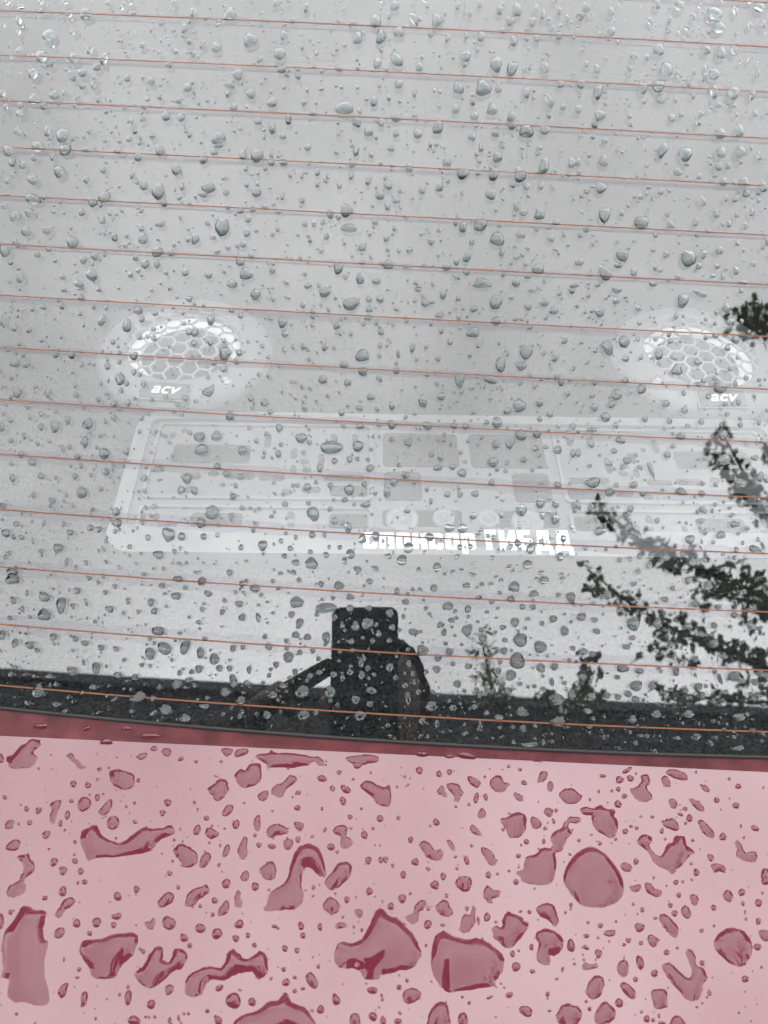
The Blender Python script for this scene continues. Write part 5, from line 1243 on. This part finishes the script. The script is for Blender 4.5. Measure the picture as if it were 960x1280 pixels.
# the finest spray: too small to place one by one
def edge_y(x):
    return np.interp(x, [-80, 0, 240, 480, 720, 960, 1040], [874, 884, 908, 925, 938, 946, 949])
def crease_y(x):
    return np.interp(x, [-80, 0, 240, 480, 720, 960, 1040], [930, 932, 934, 950, 961, 972, 976])
for k in range(4700):
    x, y = r.uniform(-60, 1020), r.uniform(-60, 930)
    if y > edge_y(x) - 3:
        continue
    s = 1.9 + 4.2 * r.random() ** 1.9
    d = dict(on='glass', px=x, py=y, w=s * r.uniform(.85, 1.2), h=s * r.uniform(.9, 1.3), a=r.uniform(-40, 40), poly=None)
    if not hit(d, 1.05):
        put(d)
for k in range(620):
    x, y = r.uniform(-60, 1020), r.uniform(935, 1330)
    if y < crease_y(x) + 4:
        continue
    s = 1.5 + 2.8 * r.random() ** 2.0
    d = dict(on='lid', px=x, py=y, w=s * r.uniform(.85, 1.25), h=s * r.uniform(.85, 1.25), a=r.uniform(-40, 40), poly=None)
    if not hit(d, 1.1):
        put(d)
# beyond the frame on every side the rain goes on
for k in range(260):
    x, y = r.choice([r.uniform(-420, -70), r.uniform(1030, 1400)]), r.uniform(60, 850)
    s = 5 + 12 * r.random() ** 2
    d = dict(on='glass', px=x, py=y, w=s, h=s * r.uniform(.9, 1.3), a=r.uniform(-30, 30), poly=None)
    if not hit(d, 1.1):
        put(d)
keep.sort(key=lambda d: -d['w'] * d['h'])
inpic = lambda d: -2 < d['px'] < 962 and -2 < d['py'] < 1284
single = [d for d in keep if inpic(d)][:300]
ids = set(id(d) for d in single)

# ---- labels that single each drop out
ORD = 'first second third fourth fifth sixth seventh eighth ninth tenth eleventh twelfth thirteenth fourteenth fifteenth sixteenth seventeenth eighteenth nineteenth twentieth'.split()
def ordn(i):
    if i < 20:
        return ORD[i]
    return {2: 'twenty', 3: 'thirty', 4: 'forty'}[(i + 1) // 10] + ('-' + ORD[(i + 1) % 10 - 1] if (i + 1) % 10 else 'th')
WY = [[-50, -20, 0, 6]] + [[15.5, 33, 60], [70, 90, 116], [125, 147, 173], [184, 207, 233], [243, 269, 294], [305, 331, 356], [367.5, 397, 420.5], [432.5, 463, 485], [499, 530, 553], [567, 599, 621], [636.5, 669, 692], [709, 742, 765], [781, 815, 837], [857, 892, 915]]
def row_of(d):
    return sum(1 for w in WY[1:] if np.interp(d['px'], [0, 480, 960], w) < d['py'])
def size_word(d):
    s = math.sqrt(d['w'] * d['h'])
    return 'large' if s > 16 else 'mid-sized' if s > 12 else 'small'
def shape_word(d):
    q = d['h'] / d['w']
    if q > 1.35:
        return 'upright oval'
    if q < .78:
        return 'wide oval'
    return 'rounded'
rows = {}
for d in single:
    if d['on'] == 'glass':
        rows.setdefault(row_of(d), []).append(d)
for k, L_ in rows.items():
    L_.sort(key=lambda d: d['px'])
    where = 'above the top heating wire' if k == 0 else 'below the lowest heating wire' if k == 14 else 'between the %s and %s heating wires' % (ORD[k - 1], ORD[k])
    for i, d in enumerate(L_):
        d['label'] = '%s %s raindrop %s, %s big one from left' % (size_word(d), shape_word(d), where, ordn(i))
        d['group'] = 'raindrops on the rear window'
marks = [d for d in single if d.get('short')]
rel = {}
for d in single:
    if d['on'] == 'glass':
        continue
    d['group'] = 'puddled drops on the boot lid'
    if d.get('lab'):
        d['label'] = d['lab']
        continue
    mk = min(marks, key=lambda m_: math.hypot(m_['px'] - d['px'], m_['py'] - d['py']))
    dx, dy = d['px'] - mk['px'], d['py'] - mk['py']
    side = ('right of' if dx > 0 else 'left of') if abs(dx) > abs(dy) else ('below' if dy > 0 else 'above')
    rel.setdefault((mk['short'], side), []).append((math.hypot(dx, dy), d))
for (sh, side), L_ in rel.items():
    L_.sort(key=lambda q: q[0])
    for i, (_, d) in enumerate(L_):
        near = 'nearest' if i == 0 else ORD[i] + ' nearest'
        d['label'] = '%s water drop on the lid, %s one %s the %s' % (shape_word(d), near, side, sh)

# ---- meshes
def strip_surf(u, k):
    return panel(u, k)
def strip_norm(u, k):
    return gnorm(u, 0)
stuff = {'glass': [[], [], []], 'lid': [[], [], []]}
dr = random.Random(5)
for d in keep:
    on = d['on']
    big = id(d) in ids
    if on == 'glass':
        surf, norm, conv = glass, gnorm, to_glass
    elif on == 'lid':
        surf, norm, conv = lid, lnorm, to_lid
    else:
        surf, norm, conv = glass, gnorm, to_glass
    mats = [M['drop'], M['drop_foot']] if on == 'glass' else [M['lid_drop'], M['wet']]
    if d['poly'] is not None:
        xs = [conv(*p) for p in d['poly']]
        small = max(d['w'], d['h']) < 22
        lp = smooth_loop(xs, 2 if small else 3, .00010 if small else .00018, dr)
        lo_ = min(q[1] for q in lp)
        lp = [A([q[0], q[1] + max(0.0, .0008 - lo_)]) for q in lp]
        base, vs_, fs, mi = puddle_mesh(lp, lid, lnorm, .0041 if not small else .0052, .0031)
        nn = lnorm(*np.mean(xs, 0))
    else:
        sz = math.sqrt(d['w'] * d['h'])
        n, rings = (22, 7) if big else (12, 4) if sz > 5 else (8, 3)
        lp2 = ring_drop(d['px'], d['py'], d['w'], d['h'], d['a'], dr, n)
        # a ray through the middle gives the place; the outline follows by the local scale of the surface there
        c0 = conv(d['px'], d['py'])
        cx_ = conv(d['px'] + 4, d['py'])
        cy_ = conv(d['px'], d['py'] + 4)
        Jx, Jy = (cx_ - c0) / 4, (cy_ - c0) / 4
        lp = [c0 + Jx * (p[0] - d['px']) + Jy * (p[1] - d['py']) for p in lp2]
        rad = .25 * (np.linalg.norm(Jx) * d['w'] + np.linalg.norm(Jy) * d['h'])
        off = A([0, 0])
        hgt = rad * dr.uniform(.42, .56) if on == 'glass' else rad * dr.uniform(.5, .62)
        hgt = min(hgt, .0026 if on == 'glass' else .003)
        if on == 'strip':
            nz = gnorm(c0[0], c0[1])
            s0 = lambda u, v_, nz=nz: glass(u, v_) - .0014 * nz
            base, vs_, fs, mi = cap_mesh(lp, s0, norm, c0, hgt * .7, rings, True)
        else:
            base, vs_, fs, mi = cap_mesh(lp, surf, norm, c0, hgt, rings, True, -.35 if on == 'glass' else -.36 * rad / hgt)
        nn = norm(*c0)
    fs = fix_orient(vs_, fs, nn)
    if big:
        me = bpy.data.meshes.new('raindrop')
        me.from_pydata([tuple(map(float, q)) for q in vs_], [], fs)
        for m_ in mats:
            me.materials.append(m_)
        me.polygons.foreach_set('material_index', mi)
        me.polygons.foreach_set('use_smooth', [True] * len(fs))
        me.update()
        o = bpy.data.objects.new('raindrop' if on == 'glass' else 'water_drop', me)
        o.location = tuple(map(float, base))
        COL.objects.link(o)
        tag(o, d['label'], 'raindrop' if on == 'glass' else 'water drop', d['group'])
    else:
        S_ = stuff['glass' if on == 'glass' else 'lid']
        b_ = len(S_[0])
        S_[0] += [tuple(map(float, A(q) + base)) for q in vs_]
        S_[1] += [tuple(i + b_ for i in q) for q in fs]
        S_[2] += mi
o = obj('fine_raindrops', stuff['glass'][0], stuff['glass'][1], None, None, True, stuff['glass'][2], [M['drop'], M['drop_foot']])
tag(o, 'fine spray of small raindrops scattered all over the rear window', 'raindrops', kind='stuff')
o = obj('fine_lid_drops', stuff['lid'][0], stuff['lid'][1], None, None, True, stuff['lid'][2], [M['lid_drop'], M['wet']])
tag(o, 'fine specks of water scattered all over the red boot lid', 'water drops', kind='stuff')
print('drops', len(keep), 'single', len(single), 'glass', sum(1 for d in single if d['on'] == 'glass'))
